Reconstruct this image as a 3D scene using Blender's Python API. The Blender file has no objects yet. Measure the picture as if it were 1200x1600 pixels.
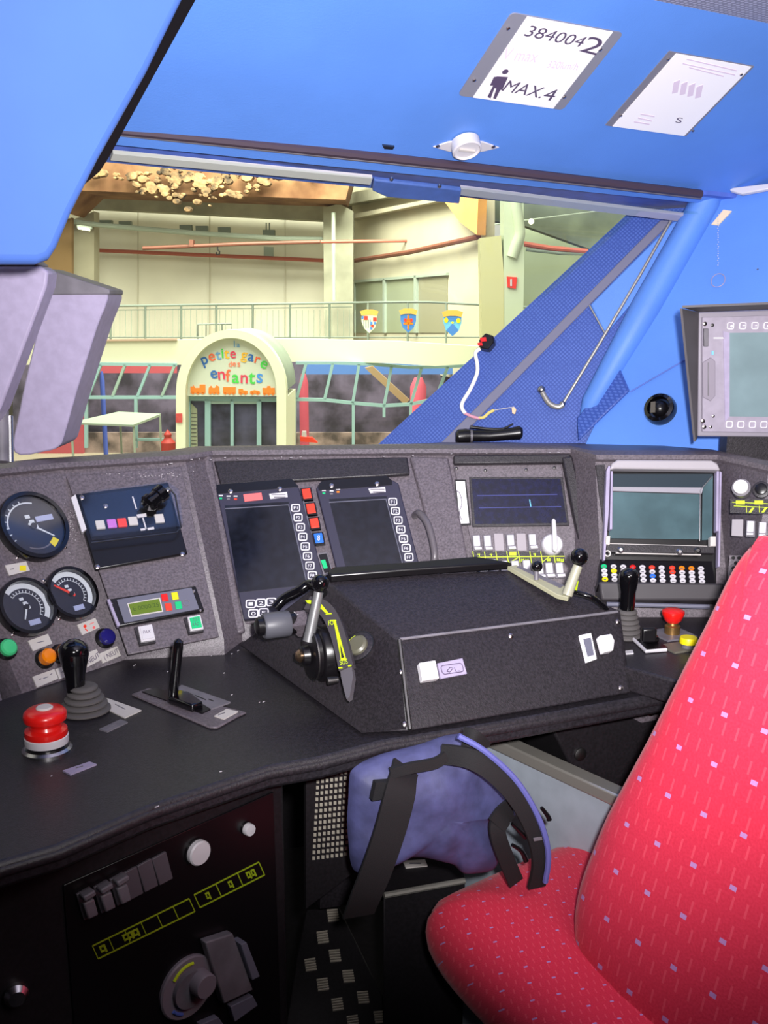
import bpy, bmesh, math, random
from mathutils import Vector, Matrix
random.seed(7)
R = math.radians
S = bpy.context.scene
COL = S.collection
# ---------------------------------------------------------------- camera, world, lights, exposure
PITCH, HEAD, FPX, ZC = R(11.3), R(22), 1600.0, 1.42
cam = bpy.data.objects.new('camera', bpy.data.cameras.new('camera'))
COL.objects.link(cam); S.camera = cam
cam.location = (0, 0, ZC); cam.rotation_euler = (R(90) - PITCH, 0, -HEAD)
cam.data.sensor_fit = 'VERTICAL'; cam.data.sensor_height = 36.0; cam.data.lens = 36.0
cam.data.clip_start = 0.02; cam.data.clip_end = 300
S.view_settings.view_transform = 'Standard'; S.view_settings.look = 'None'
S.view_settings.gamma = 1.0; S.view_settings.exposure = 0.0; S.view_settings.use_curve_mapping = False
w = bpy.data.worlds.new('world'); S.world = w; w.use_nodes = True
w.node_tree.nodes['Background'].inputs[0].default_value = (1.0, 0.98, 0.87, 1)
w.node_tree.nodes['Background'].inputs[1].default_value = 0.72

FWD = Vector((math.sin(HEAD) * math.cos(PITCH), math.cos(HEAD) * math.cos(PITCH), -math.sin(PITCH)))
RGT = Vector((math.cos(HEAD), -math.sin(HEAD), 0)); UPV = RGT.cross(FWD)
GD = Vector((math.sin(HEAD), math.cos(HEAD), 0)); C = Vector((0, 0, ZC)); Z = Vector((0, 0, 1))

def light(name, kind, loc, energy, size=1, target=None, color=(1, 1, 1), sy=None, spot=None):
    d = bpy.data.lights.new(name, kind); d.energy = energy; d.color = color
    if kind == 'AREA':
        d.size = size
        if sy: d.shape = 'RECTANGLE'; d.size_y = sy
    elif kind in ('POINT', 'SPOT'): d.shadow_soft_size = size
    if spot: d.spot_size = spot; d.spot_blend = 1.0
    o = bpy.data.objects.new(name, d); COL.objects.link(o); o.location = loc
    if target is not None: o.rotation_euler = (Vector(target) - Vector(loc)).to_track_quat('-Z', 'Y').to_euler()
    return o
# the photographer's flash, just above and beside the lens, and an unseen area light under the cab ceiling
light('camera_flash', 'SPOT', C + RGT * 0.05 + Z * 0.05, 265, 0.02, C + FWD * 2 + RGT * .25 + UPV * .55, (1, 0.97, 0.98), spot=R(88))
light('cab_area_light', 'AREA', (0.75, 0.2, 1.86), 7, 0.5, (0.9, 1.3, 0.8), (1, 0.95, 0.95))
# unseen area lights added to brighten the hall
light('hall_fill_light', 'AREA', C + GD * 20 + Z * 12 + RGT * -4, 4600, 14, C + GD * 32, (1, .99, 0.86))

light('hall_fill_light', 'AREA', C + GD * 33 + Z * 12 + RGT * -3, 12000, 10, C + GD * 46 + Z * 2 - RGT * 4, (1, .98, 0.87))  # second added light, out of view, lifts the back wall

# ---------------------------------------------------------------- helpers
def ray(x, y): return FWD + RGT * ((x - 600) / FPX) - UPV * ((y - 800) / FPX)
def hz(x, y, z):
    d = ray(x, y); return C + d * ((z - ZC) / d.z)
def dep(x, y, k): return C + ray(x, y) * k
class Fr:
    """a plane in the place: origin o, axes u (right), v (up), n (towards the viewer)"""
    def __init__(s, o, u, v):
        s.o = Vector(o); s.u = Vector(u).normalized(); v = Vector(v); s.v = (v - s.u * v.dot(s.u)).normalized(); s.n = s.u.cross(s.v)
    def at(s, a, b, h=0): return s.o + s.u * a + s.v * b + s.n * h
    def px(s, x, y, h=0):
        d = ray(x, y); o = s.o + s.n * h; t = (o - C).dot(s.n) / d.dot(s.n); p = C + d * t - s.o
        return (p.dot(s.u), p.dot(s.v))
    def lift(s, h): return Fr(s.o + s.n * h, s.u, s.v)
def plane3(tl, tr, bl): return Fr(tl, tr - tl, tl - bl)
def hall(k): return Fr(C + GD * k, RGT, Z)
def lin(c): return [((x / 255) / 12.92 if x / 255 <= .04045 else ((x / 255 + .055) / 1.055) ** 2.4) for x in c] + [1]
def mat(name, c, rough=.5, metal=0, var=0, scale=30, bump=0, bscale=200, c2=None, emit=0, coat=0, spec=.5):
    m = bpy.data.materials.new(name); m.use_nodes = True; nt = m.node_tree; b = nt.nodes['Principled BSDF']
    b.inputs['Base Color'].default_value = lin(c); b.inputs['Roughness'].default_value = rough; b.inputs['Metallic'].default_value = metal
    b.inputs['Coat Weight'].default_value = coat; b.inputs['Specular IOR Level'].default_value = spec
    if emit: b.inputs['Emission Color'].default_value = lin(c); b.inputs['Emission Strength'].default_value = emit
    if var or c2:
        tc = nt.nodes.new('ShaderNodeTexCoord'); n = nt.nodes.new('ShaderNodeTexNoise'); n.inputs['Scale'].default_value = scale; n.inputs['Detail'].default_value = 5
        nt.links.new(tc.outputs['Object'], n.inputs['Vector'])
        mx = nt.nodes.new('ShaderNodeMix'); mx.data_type = 'RGBA'
        d = c2 if c2 else [max(0, x * (1 - var)) for x in c]; l = c if c2 else [min(255, x * (1 + var)) for x in c]
        mx.inputs[6].default_value = lin(d); mx.inputs[7].default_value = lin(l)
        rp = nt.nodes.new('ShaderNodeMapRange'); rp.inputs[1].default_value = .35; rp.inputs[2].default_value = .65
        nt.links.new(n.outputs['Fac'], rp.inputs[0]); nt.links.new(rp.outputs[0], mx.inputs[0]); nt.links.new(mx.outputs[2], b.inputs['Base Color'])
    if bump:
        tc = nt.nodes.new('ShaderNodeTexCoord'); n = nt.nodes.new('ShaderNodeTexNoise'); n.inputs['Scale'].default_value = bscale; n.inputs['Detail'].default_value = 3
        nt.links.new(tc.outputs['Object'], n.inputs['Vector']); bp = nt.nodes.new('ShaderNodeBump'); bp.inputs['Strength'].default_value = bump; bp.inputs['Distance'].default_value = .002
        nt.links.new(n.outputs['Fac'], bp.inputs['Height']); nt.links.new(bp.outputs[0], b.inputs['Normal'])
    return m
class M:
    """collects shapes, then links them as ONE mesh object"""
    def __init__(s): s.v = []; s.f = []; s.uv = {}
    def add(s, vs, fs):
        k = len(s.v); s.v += [Vector(p) for p in vs]; s.f += [tuple(i + k for i in f) for f in fs]; return s
    def prism(s, fr, pts, h0, h1):
        n = len(pts); a = sum(pts[i][0] * pts[(i + 1) % n][1] - pts[(i + 1) % n][0] * pts[i][1] for i in range(n))
        if a < 0: pts = pts[::-1]
        vs = [fr.at(p[0], p[1], h0) for p in pts] + [fr.at(p[0], p[1], h1) for p in pts]
        fs = [tuple(range(n))[::-1], tuple(range(n, 2 * n))] + [(i, (i + 1) % n, n + (i + 1) % n, n + i) for i in range(n)]
        return s.add(vs, fs)
    def box(s, fr, a0, a1, b0, b1, h0, h1): return s.prism(fr, [(a0, b0), (a1, b0), (a1, b1), (a0, b1)], h0, h1)
    def pxp(s, fr, pts, h0, h1): return s.prism(fr, [fr.px(*p) for p in pts], h0, h1)
    def pxbox(s, fr, x, y, w, hh, h0, h1):
        """an axis-aligned block on the plane, centred on a pixel, w by hh metres"""
        a, b = fr.px(x, y); return s.box(fr, a - w / 2, a + w / 2, b - hh / 2, b + hh / 2, h0, h1)
    def lathe(s, fr, a, b, prof, seg=32, cap=True, sx=1.0):
        vs, fs = [], []
        for (r, h) in prof:
            for i in range(seg):
                t = 2 * math.pi * i / seg; vs.append(fr.at(a + r * math.cos(t) * sx, b + r * math.sin(t), h))
        for j in range(len(prof) - 1):
            for i in range(seg):
                i2 = (i + 1) % seg; fs.append((j * seg + i, j * seg + i2, (j + 1) * seg + i2, (j + 1) * seg + i))
        if cap: fs.append(tuple(range(seg))[::-1]); fs.append(tuple((len(prof) - 1) * seg + i for i in range(seg)))
        return s.add(vs, fs)
    def cyl(s, fr, a, b, r, h0, h1, seg=28): return s.lathe(fr, a, b, [(r, h0), (r, h1)], seg)
    def ring(s, fr, a, b, r0, r1, h0, h1, seg=40):
        return s.lathe(fr, a, b, [(r0, h0), (r1, h0), (r1, h1), (r0, h1), (r0, h0)], seg, cap=False)
    def sphere(s, c, r, seg=24, st=(1, 1, 1)):
        vs, fs = [], []; n = seg // 2; c = Vector(c)
        for j in range(n + 1):
            for i in range(seg):
                t, p = 2 * math.pi * i / seg, math.pi * j / n
                vs.append(c + Vector((r * st[0] * math.sin(p) * math.cos(t), r * st[1] * math.sin(p) * math.sin(t), -r * st[2] * math.cos(p))))
        for j in range(n):
            for i in range(seg): i2 = (i + 1) % seg; fs.append((j * seg + i, j * seg + i2, (j + 1) * seg + i2, (j + 1) * seg + i))
        return s.add(vs, fs)
    def tube(s, pts, r, seg=10, smooth=0, close=False):
        pts = [Vector(p) for p in pts]
        if smooth:
            q = []
            for i in range(len(pts) - 1):
                p0 = pts[max(0, i - 1)]; p1 = pts[i]; p2 = pts[i + 1]; p3 = pts[min(len(pts) - 1, i + 2)]
                for k in range(smooth):
                    t = k / smooth; q.append(.5 * ((2 * p1) + (p2 - p0) * t + (2 * p0 - 5 * p1 + 4 * p2 - p3) * t * t + (3 * p1 - p0 - 3 * p2 + p3) * t ** 3))
            q.append(pts[-1]); pts = q
        rs = r if isinstance(r, (list, tuple)) else [r] * len(pts)
        if len(rs) != len(pts): rs = [rs[0] + (rs[-1] - rs[0]) * i / (len(pts) - 1) for i in range(len(pts))]
        d0 = (pts[1] - pts[0]).normalized(); nrm = d0.orthogonal().normalized(); vs, fs = [], []
        for i, p in enumerate(pts):
            d = (pts[min(i + 1, len(pts) - 1)] - pts[max(i - 1, 0)]).normalized()
            nrm = (nrm - d * nrm.dot(d)).normalized(); b = d.cross(nrm)
            for k in range(seg):
                t = 2 * math.pi * k / seg; vs.append(p + (nrm * math.cos(t) + b * math.sin(t)) * rs[i])
        for i in range(len(pts) - 1):
            for k in range(seg): k2 = (k + 1) % seg; fs.append((i * seg + k, i * seg + k2, (i + 1) * seg + k2, (i + 1) * seg + k))
        fs.append(tuple(range(seg))[::-1]); fs.append(tuple((len(pts) - 1) * seg + k for k in range(seg)))
        return s.add(vs, fs)
    def band(s, pts, wdir, wid, th, smooth=6):
        """a flat strap along a path: wid wide along wdir (vector or list), th thick"""
        pts = [Vector(p) for p in pts]; q = []
        for i in range(len(pts) - 1):
            p0 = pts[max(0, i - 1)]; p1 = pts[i]; p2 = pts[i + 1]; p3 = pts[min(len(pts) - 1, i + 2)]
            for k in range(smooth):
                t = k / smooth; q.append(.5 * ((2 * p1) + (p2 - p0) * t + (2 * p0 - 5 * p1 + 4 * p2 - p3) * t * t + (3 * p1 - p0 - 3 * p2 + p3) * t ** 3))
        q.append(pts[-1]); vs, fs = [], []
        for i, p in enumerate(q):
            d = (q[min(i + 1, len(q) - 1)] - q[max(i - 1, 0)]).normalized()
            n = Vector(wdir).normalized(); sd = d.cross(n).normalized(); n2 = sd.cross(d).normalized()
            vs += [p - sd * wid / 2 - n2 * th / 2, p + sd * wid / 2 - n2 * th / 2, p + sd * wid / 2 + n2 * th / 2, p - sd * wid / 2 + n2 * th / 2]
        for i in range(len(q) - 1):
            for k in range(4): k2 = (k + 1) % 4; fs.append((i * 4 + k, i * 4 + k2, i * 4 + 4 + k2, i * 4 + 4 + k))
        fs.append((3, 2, 1, 0)); e = (len(q) - 1) * 4; fs.append((e, e + 1, e + 2, e + 3))
        return s.add(vs, fs)
    def pillow(s, fr, pts, hf, hb, rings=8, wr=0, flat=2.5, seed=0):
        """a cushion: outline pts on the plane, bulging hf to the front and hb to the back"""
        n = len(pts); cx = sum(p[0] for p in pts) / n; cy = sum(p[1] for p in pts) / n; vs, fs = [], []
        rr = [math.sin(math.pi / 2 * j / rings) for j in range(1, rings + 1)]
        lv = []
        from mathutils import noise
        for sgn, H in ((1, hf), (-1, hb)):
            for j in range(rings, 0, -1) if sgn == 1 else range(rings - 1, 0, -1):
                lv.append((rr[j - 1], sgn * H * (1 - rr[j - 1] ** flat) ** (1 / 2.0) if rr[j - 1] < 1 else 0, sgn))
        front = [l for l in lv if l[2] == 1]; back = [l for l in lv if l[2] == -1]
        seq = front[::-1] + back
        for (sc, h, sg) in seq:
            for p in pts:
                a = cx + (p[0] - cx) * sc; b = cy + (p[1] - cy) * sc
                k = wr * noise.noise(Vector((a * 14 + seed, b * 9, seed))) * (1 - sc ** 4) + wr * .5 * noise.noise(Vector((a * 30 + seed, b * 22, seed + 5))) if wr else 0
                vs.append(fr.at(a, b, h + k))
        L = len(seq)
        for j in range(L - 1):
            for i in range(n): i2 = (i + 1) % n; fs.append((j * n + i, (j + 1) * n + i, (j + 1) * n + i2, j * n + i2))
        k = len(vs); vs.append(fr.at(cx, cy, hf)); vs.append(fr.at(cx, cy, -hb))
        for i in range(n): i2 = (i + 1) % n; fs.append((k, i, i2)); fs.append((k + 1, (L - 1) * n + i2, (L - 1) * n + i))
        return s.add(vs, fs)
    def text(s, fr, txt, p0, p1, p2, h=.0006, px=True):
        """writing fitted to the parallelogram baseline-left, baseline-right, top-left"""
        if px: p0, p1, p2 = fr.px(*p0), fr.px(*p1), fr.px(*p2)
        cu = bpy.data.curves.new('t', 'FONT'); cu.body = txt; cu.size = 1; o = bpy.data.objects.new('t', cu); COL.objects.link(o)
        bpy.context.view_layer.update(); me = bpy.data.meshes.new_from_object(o.evaluated_get(bpy.context.evaluated_depsgraph_get()))
        vs = [v.co.copy() for v in me.vertices]; fs = [tuple(p.vertices) for p in me.polygons]
        bpy.data.objects.remove(o); bpy.data.curves.remove(cu); bpy.data.meshes.remove(me)
        x0 = min(v.x for v in vs); x1 = max(v.x for v in vs); y1 = max(v.y for v in vs); y0 = 0
        out = []
        for v in vs:
            t = (v.x - x0) / (x1 - x0); q = v.y / y1
            out.append(fr.at(p0[0] + (p1[0] - p0[0]) * t + (p2[0] - p0[0]) * q, p0[1] + (p1[1] - p0[1]) * t + (p2[1] - p0[1]) * q, h))
        return s.add(out, fs)
    def letter(s, fr, ch, x, y, hp, rot=0, h=.01, bold=0):
        """one glyph centred on a pixel, hp pixels tall, turned rot degrees"""
        a, b = fr.px(x, y); a2, b2 = fr.px(x, y - hp); H = b2 - b
        cu = bpy.data.curves.new('t', 'FONT'); cu.body = ch; cu.size = 1; cu.offset = bold; o = bpy.data.objects.new('t', cu); COL.objects.link(o)
        bpy.context.view_layer.update(); me = bpy.data.meshes.new_from_object(o.evaluated_get(bpy.context.evaluated_depsgraph_get()))
        vs = [v.co.copy() for v in me.vertices]; fs = [tuple(p.vertices) for p in me.polygons]
        bpy.data.objects.remove(o); bpy.data.curves.remove(cu); bpy.data.meshes.remove(me)
        cx = (min(v.x for v in vs) + max(v.x for v in vs)) / 2; y0 = min(v.y for v in vs); y1 = max(v.y for v in vs); cy = (y0 + y1) / 2; k = H / (y1 - y0)
        c, sn = math.cos(R(rot)), math.sin(R(rot))
        return s.add([fr.at(a + ((v.x - cx) * c - (v.y - cy) * sn) * k, b + ((v.x - cx) * sn + (v.y - cy) * c) * k, h) for v in vs], fs)
    def build(s, name, m, parent=None, bevel=0, smooth=True, seg=2, sub=0, uvf=None, weld=False):
        me = bpy.data.meshes.new(name)
        wl = parent_loc(parent)
        if parent is None:
            n = len(s.v); wl = Vector((sum(p.x for p in s.v) / n, sum(p.y for p in s.v) / n, min(p.z for p in s.v)))
        me.from_pydata([p - wl for p in s.v], [], s.f); me.update()
        if uvf:
            ul = me.uv_layers.new(name='UVMap')
            for p in me.polygons:
                for li in p.loop_indices: ul.data[li].uv = uvf(s.v[me.loops[li].vertex_index])
        o = bpy.data.objects.new(name, me); COL.objects.link(o)
        if parent is None: o.location = wl
        else: o.parent = parent
        me.materials.append(m)
        bm = bmesh.new(); bm.from_mesh(me); bmesh.ops.recalc_face_normals(bm, faces=bm.faces)
        if weld: bmesh.ops.remove_doubles(bm, verts=bm.verts, dist=1e-5)
        bm.to_mesh(me); bm.free()
        if smooth:
            for p in me.polygons: p.use_smooth = True
            me.set_sharp_from_angle(angle=R(38))
        if bevel:
            b = o.modifiers.new('b', 'BEVEL'); b.width = bevel; b.segments = seg; b.limit_method = 'ANGLE'; b.angle_limit = R(38)
        if sub:
            b = o.modifiers.new('s', 'SUBSURF'); b.levels = sub; b.render_levels = sub
        return o
def parent_loc(p):
    v = Vector((0, 0, 0))
    while p is not None: v += p.location; p = p.parent
    return v
def tag(o, label, cat, group=None, kind=None):
    o['label'] = label; o['category'] = cat
    if group: o['group'] = group
    if kind: o['kind'] = kind
    return o
def thing(name, loc, label, cat, group=None):
    o = bpy.data.objects.new(name, None); o.empty_display_size = .05; COL.objects.link(o); o.location = loc; return tag(o, label, cat, group)
def sub(name, loc, parent):
    o = bpy.data.objects.new(name, None); o.empty_display_size = .05; COL.objects.link(o); o.parent = parent; o.location = Vector(loc) - parent_loc(parent); return o
def struct(o): o['kind'] = 'structure'; return o
def rrect(w, h, r, n=5):
    out = []
    for cx, cy, a in ((w / 2 - r, h / 2 - r, 0), (-w / 2 + r, h / 2 - r, 90), (-w / 2 + r, -h / 2 + r, 180), (w / 2 - r, -h / 2 + r, 270)):
        for i in range(n + 1): t = R(a + 90 * i / n); out.append((cx + r * math.cos(t), cy + r * math.sin(t)))
    return out
def spline(pts, k=6):
    """closed Catmull-Rom through 2D points"""
    n = len(pts); out = []
    for i in range(n):
        p0, p1, p2, p3 = [Vector(pts[(i + d) % n]) for d in (-1, 0, 1, 2)]
        for j in range(k):
            t = j / k; q = .5 * ((2 * p1) + (p2 - p0) * t + (2 * p0 - 5 * p1 + 4 * p2 - p3) * t * t + (3 * p1 - p0 - 3 * p2 + p3) * t ** 3); out.append((q.x, q.y))
    return out
# ---------------------------------------------------------------- materials
K = {}
K['console'] = mat('console_plastic', (96, 88, 95), .42, var=.14, scale=260, bump=.25, bscale=500)
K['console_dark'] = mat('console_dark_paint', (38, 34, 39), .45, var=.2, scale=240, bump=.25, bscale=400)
K['desk'] = mat('desk_laminate', (38, 35, 40), .38, var=.2, scale=220, bump=.2, bscale=500)
K['under'] = mat('underdesk_paint', (26, 23, 27), .5, var=.2, scale=200)
K['black'] = mat('black_plastic', (16, 14, 17), .3)
K['blackgloss'] = mat('gloss_black', (10, 9, 12), .12, coat=.5)
K['rubber'] = mat('grey_rubber', (84, 80, 80), .75)
K['blue'] = mat('blue_lining', (90, 138, 222), .55, var=.02, scale=6, bump=.15, bscale=300)
K['bluelight'] = mat('pale_blue_lining', (72, 106, 182), .45, var=.015, scale=8)
K['bluemid'] = mat('mid_blue_header', (84, 110, 196), .5, var=.05)
K['greycase'] = mat('lavender_grey_case', (160, 150, 178), .5, var=.03, scale=60)
K['greydark'] = mat('dark_grey_case', (108, 104, 112), .5, var=.08)
K['white'] = mat('white_plastic', (206, 202, 208), .35)
K['cream'] = mat('cream_label', (200, 194, 190), .5)
K['steel'] = mat('brushed_steel', (190, 188, 190), .28, metal=1)
K['darksteel'] = mat('dull_steel', (110, 108, 108), .4, metal=1)
K['screw'] = mat('screw_steel', (205, 195, 195), .25, metal=1)
K['red'] = mat('red_plastic', (222, 26, 22), .3, coat=.3)
K['redkey'] = mat('red_key', (236, 62, 40), .4)
K['pink'] = mat('pink_label', (240, 110, 110), .5)
K['violet'] = mat('violet_key', (190, 110, 200), .4)
K['green'] = mat('green_key', (20, 190, 120), .4)
K['greenlamp'] = mat('green_lamp', (70, 200, 130), .3)
K['yellow'] = mat('yellow_plastic', (232, 214, 20), .4)
K['orange'] = mat('orange_lamp', (238, 130, 14), .2, coat=.4)
K['navy'] = mat('navy_lamp', (36, 32, 110), .2, coat=.4)
K['brown'] = mat('amber_brown_lamp', (96, 56, 30), .2, coat=.4)
K['bluekey'] = mat('blue_key', (40, 110, 220), .4)
K['lime'] = mat('lime_print', (196, 220, 30), .5)
K['olive'] = mat('olive_display', (96, 120, 26), .35)
K['slate'] = mat('slate_bezel', (104, 104, 120), .45)
K['bezel'] = mat('navy_bezel', (50, 48, 66), .45)
K['screen'] = mat('dark_screen', (20, 22, 30), .12, var=.25, scale=60, spec=.8)
K['screenblue'] = mat('navy_screen', (14, 16, 44), .25, var=.3, scale=100)
K['teal'] = mat('teal_screen', (74, 96, 102), .12, var=.1, scale=12)
K['ink'] = mat('dark_ink', (84, 70, 98), .6)
K['paleink'] = mat('faded_ink', (222, 205, 226), .6)
K['paper'] = mat('white_plate', (250, 246, 250), .35)
K['whiteglow'] = mat('white_print', (225, 222, 230), .5)
K['bag'] = mat('blue_violet_nylon', (70, 72, 114), .6, var=.10, scale=40, bump=.3, bscale=90)
K['piping'] = mat('blue_piping', (96, 100, 170), .6)
K['strap'] = mat('black_webbing', (20, 18, 22), .8, bump=.3, bscale=900)
K['lightpanel'] = mat('pale_grey_panel', (152, 161, 172), .5, var=.03)
K['alu'] = mat('aluminium_trim', (190, 186, 178), .35, metal=.7)
K['glassclear'] = bpy.data.materials.new('windscreen_glass'); m = K['glassclear']; m.use_nodes = True; nt = m.node_tree; nt.nodes.clear()
o_ = nt.nodes.new('ShaderNodeOutputMaterial'); mx = nt.nodes.new('ShaderNodeMixShader'); tr = nt.nodes.new('ShaderNodeBsdfTransparent'); gl = nt.nodes.new('ShaderNodeBsdfGlossy')
tr.inputs[0].default_value = (.97, .99, .95, 1); gl.inputs['Roughness'].default_value = .02; mx.inputs[0].default_value = .035
nt.links.new(tr.outputs[0], mx.inputs[1]); nt.links.new(gl.outputs[0], mx.inputs[2]); nt.links.new(mx.outputs[0], o_.inputs[0])

def weave(name, c, c2, sc=160, uv=False, coord='Object'):
    """regular small dots: a perforated or woven lining"""
    m = mat(name, c, .55); nt = m.node_tree; b = nt.nodes['Principled BSDF']
    tc = nt.nodes.new('ShaderNodeTexCoord'); v = nt.nodes.new('ShaderNodeTexVoronoi'); v.inputs['Scale'].default_value = sc; v.inputs['Randomness'].default_value = 0.15
    nt.links.new(tc.outputs['UV' if uv else coord], v.inputs['Vector']); mx = nt.nodes.new('ShaderNodeMix'); mx.data_type = 'RGBA'
    r = nt.nodes.new('ShaderNodeMapRange'); r.inputs[1].default_value = .28; r.inputs[2].default_value = .42
    nt.links.new(v.outputs['Distance'], r.inputs[0]); nt.links.new(r.outputs[0], mx.inputs[0]); mx.inputs[6].default_value = lin(c2); mx.inputs[7].default_value = lin(c)
    nt.links.new(mx.outputs[2], b.inputs['Base Color']); return m
K['perfblue'] = weave('perforated_blue_lining', (46, 74, 154), (72, 100, 180), 150, uv=True)
K['perfgrey'] = weave('perforated_ceiling', (150, 148, 168), (206, 204, 222), 110, uv=True)

# ---------------------------------------------------------------- planes of the console
ZD = .84
def bk(h, t, o):
    return Fr(o, (math.cos(R(h)), math.sin(R(h)), 0), (-math.sin(R(h)) * math.cos(R(t)), math.cos(R(h)) * math.cos(R(t)), math.sin(R(t))))
PG = bk(30, 58, hz(95, 735, 1.14))
PM = plane3(hz(95, 735, 1.14), hz(290, 722, 1.14), hz(195, 1030, .86))
PS = plane3(hz(330, 715, 1.14), hz(640, 712, 1.14), hz(385, 985, .86))
dS = hz(925, 945, .88) - hz(890, 712, 1.14)
PD = plane3(hz(705, 712, 1.14), hz(890, 712, 1.14), hz(705, 712, 1.14) + dS)
PE = plane3(hz(930, 722, 1.14), hz(1120, 722, 1.14), hz(955, 945, .9))
dE = hz(955, 945, .9) - hz(930, 722, 1.14)
PR_ = bk(-50, 66, hz(1125, 735, 1.14))
DK = Fr((0, 0, ZD), (1, 0, 0), (0, 1, 0))
DK2 = Fr((0, 0, .88), (1, 0, 0), (0, 1, 0))
FL = Fr((0, 0, 0), (1, 0, 0), (0, 1, 0))
def w3(fr, x, y, h=0): a, b = fr.px(x, y, h); return fr.at(a, b, h)

# ---------------------------------------------------------------- the setting: cab shell
def quadwall(name, pts, m, th=.03, uv=False, bevel=0):
    """a thick panel through 3D points (roughly planar), thickness away from the camera side"""
    pts = [Vector(p) for p in pts]; n = (pts[1] - pts[0]).cross(pts[2] - pts[0]).normalized(); c = sum(pts, Vector()) / len(pts)
    if n.dot(C - c) < 0: n = -n
    k = len(pts); mb = M(); mb.add(pts + [p - n * th for p in pts], [tuple(range(k)), tuple(range(k, 2 * k))[::-1]] + [(i, (i + 1) % k, k + (i + 1) % k, k + i) for i in range(k)])
    u = (pts[1] - pts[0]).normalized(); v = n.cross(u)
    return struct(mb.build(name, m, bevel=bevel, uvf=(lambda p: (p.dot(u), p.dot(v))) if uv else None))
fl = M().box(FL, -1.6, 2.9, -1.5, 2.6, -.08, 0).build('floor', mat('cab_floor', (26, 22, 26), .7, var=.2, scale=60)); struct(fl)
darkwall = mat('rear_wall_paint', (92, 92, 104), .7)
struct(M().box(FL, -1.6, 2.9, -1.5, -1.45, 0, 2.15).build('wall_rear', darkwall))
struct(M().box(FL, -1.6, -1.55, -1.45, 2.2, 0, 2.15).build('wall_left', darkwall))
struct(M().box(FL, 2.85, 2.9, -1.45, 2.0, 0, 2.15).build('wall_right', darkwall))
# nose below the windscreen, in front of the console
struct(M().box(FL, -1.55, 2.85, 2.42, 2.5, 0, 1.06).build('wall_front', K['under']))

# ceiling: sloping blue lining from the gasket up and back, then flat
gL, gR = hz(190, 205, 1.70), hz(1090, 300, 1.66)
gdir = (gR - gL).normalized(); upb = Vector((0, -math.cos(R(30)), math.sin(R(30))))
PC = Fr(gL, gdir, upb)            # sloping ceiling lining; its front faces down into the cab
if PC.n.z > 0: PC.n = -PC.n
cornerL, cornerR = PC.at(-.9, 0), PC.at(1.75, 0)
def slab(name, fr, pts, th, m, uv=False, bevel=0, parent=None):
    mb = M().prism(fr, pts, -th, 0); o = mb.build(name, m, parent, bevel=bevel, uvf=(lambda p: ((p - fr.o).dot(fr.u), (p - fr.o).dot(fr.v))) if uv else None)
    return o
bEnd = .4357
struct(slab('ceiling', PC, [(-.9, -.035), (1.62, -.035), (1.62, bEnd), (-.9, bEnd)], .03, K['blue']))
ce = PC.at(0, bEnd); PCF = Fr(ce, gdir, (gdir.y, -gdir.x, 0))   # flat perforated ceiling behind the slope
if PCF.n.z > 0: PCF = Fr(ce, -gdir, (gdir.y, -gdir.x, 0))
s_ = 1 if PCF.u.dot(gdir) > 0 else -1
struct(slab('ceiling_perforated', PCF, [(-2.2 * s_, 0), (2.2 * s_, 0), (2.2 * s_, 3.2), (-2.2 * s_, 3.2)], .03, K['perfgrey'], uv=True))
# header strip between the gasket and the glass
hT0, hT1 = hz(180, 208, 1.70), hz(1092, 303, 1.655)
hB0, hB1 = hz(160, 250, 1.666), hz(1092, 345, 1.625)
PH = plane3(hT0, hT1, hB0)
quadwall('trim_1', [hT0 - gdir * .5, hT1 + gdir * .15, hB1 + gdir * .15, hB0 - gdir * .5], K['bluemid'], .02)
g = M().tube([w3(PH, 150, 199, .004), w3(PH, 400, 225, .006), w3(PH, 700, 257, .006), w3(PH, 1095, 303, .004)], .0085, 8, smooth=6).build('trim_2', mat('gasket_rubber', (66, 52, 66), .6)); struct(g)
g = M().tube([w3(PH, 150, 206, .008), w3(PH, 400, 232, .01), w3(PH, 700, 264, .01), w3(PH, 1095, 309, .008)], .0035, 8, smooth=6).build('trim_3', K['greydark']); struct(g)
o = M().pxp(PH, [(176, 234), (581, 273), (578, 283), (172, 244)], .0, .008).build('blind_rail', K['white']); tag(o, 'long white blind rail along the top left edge of the windscreen', 'rail', 'windscreen blind rails')
o = M().pxp(PH, [(719, 289), (1074, 333), (1070, 342), (716, 299)], .0, .008).build('blind_rail', mat('grey_rail', (178, 176, 196), .5)); tag(o, 'pale grey blind rail along the top right edge of the windscreen', 'rail', 'windscreen blind rails')
t = thing('blind_latch', w3(PH, 650, 290), 'blue latch tab hanging from the windscreen header between the two blind rails', 'latch')
M().pxp(PH, [(583, 270), (719, 286), (716, 308), (602, 297), (580, 287)], .006, .016).build('plate', K['bluemid'], t, bevel=.003)
for x, y in ((612, 281), (687, 292)): a, b = PH.px(x, y, .018); M().lathe(PH, a, b, [(.004, .014), (.004, .018), (.002, .020)], 12).build('screw', K['screw'], t)

# windscreen
wBL, wBR, wTL, wTR = hz(60, 705, 1.09), hz(592, 694, 1.10), hz(180, 240, 1.666), hz(985, 330, 1.63)
PW = plane3(wTL, wTL + gdir, wBL)
wl = [PW.px(*p) for p in ((-400, 730), (585, 703), (1000, 330), (1092, 335), (150, 236), (-400, 190))]
o = M().prism(PW, wl, -.008, 0).build('window_1', K['glassclear'], smooth=False); struct(o)

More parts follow.
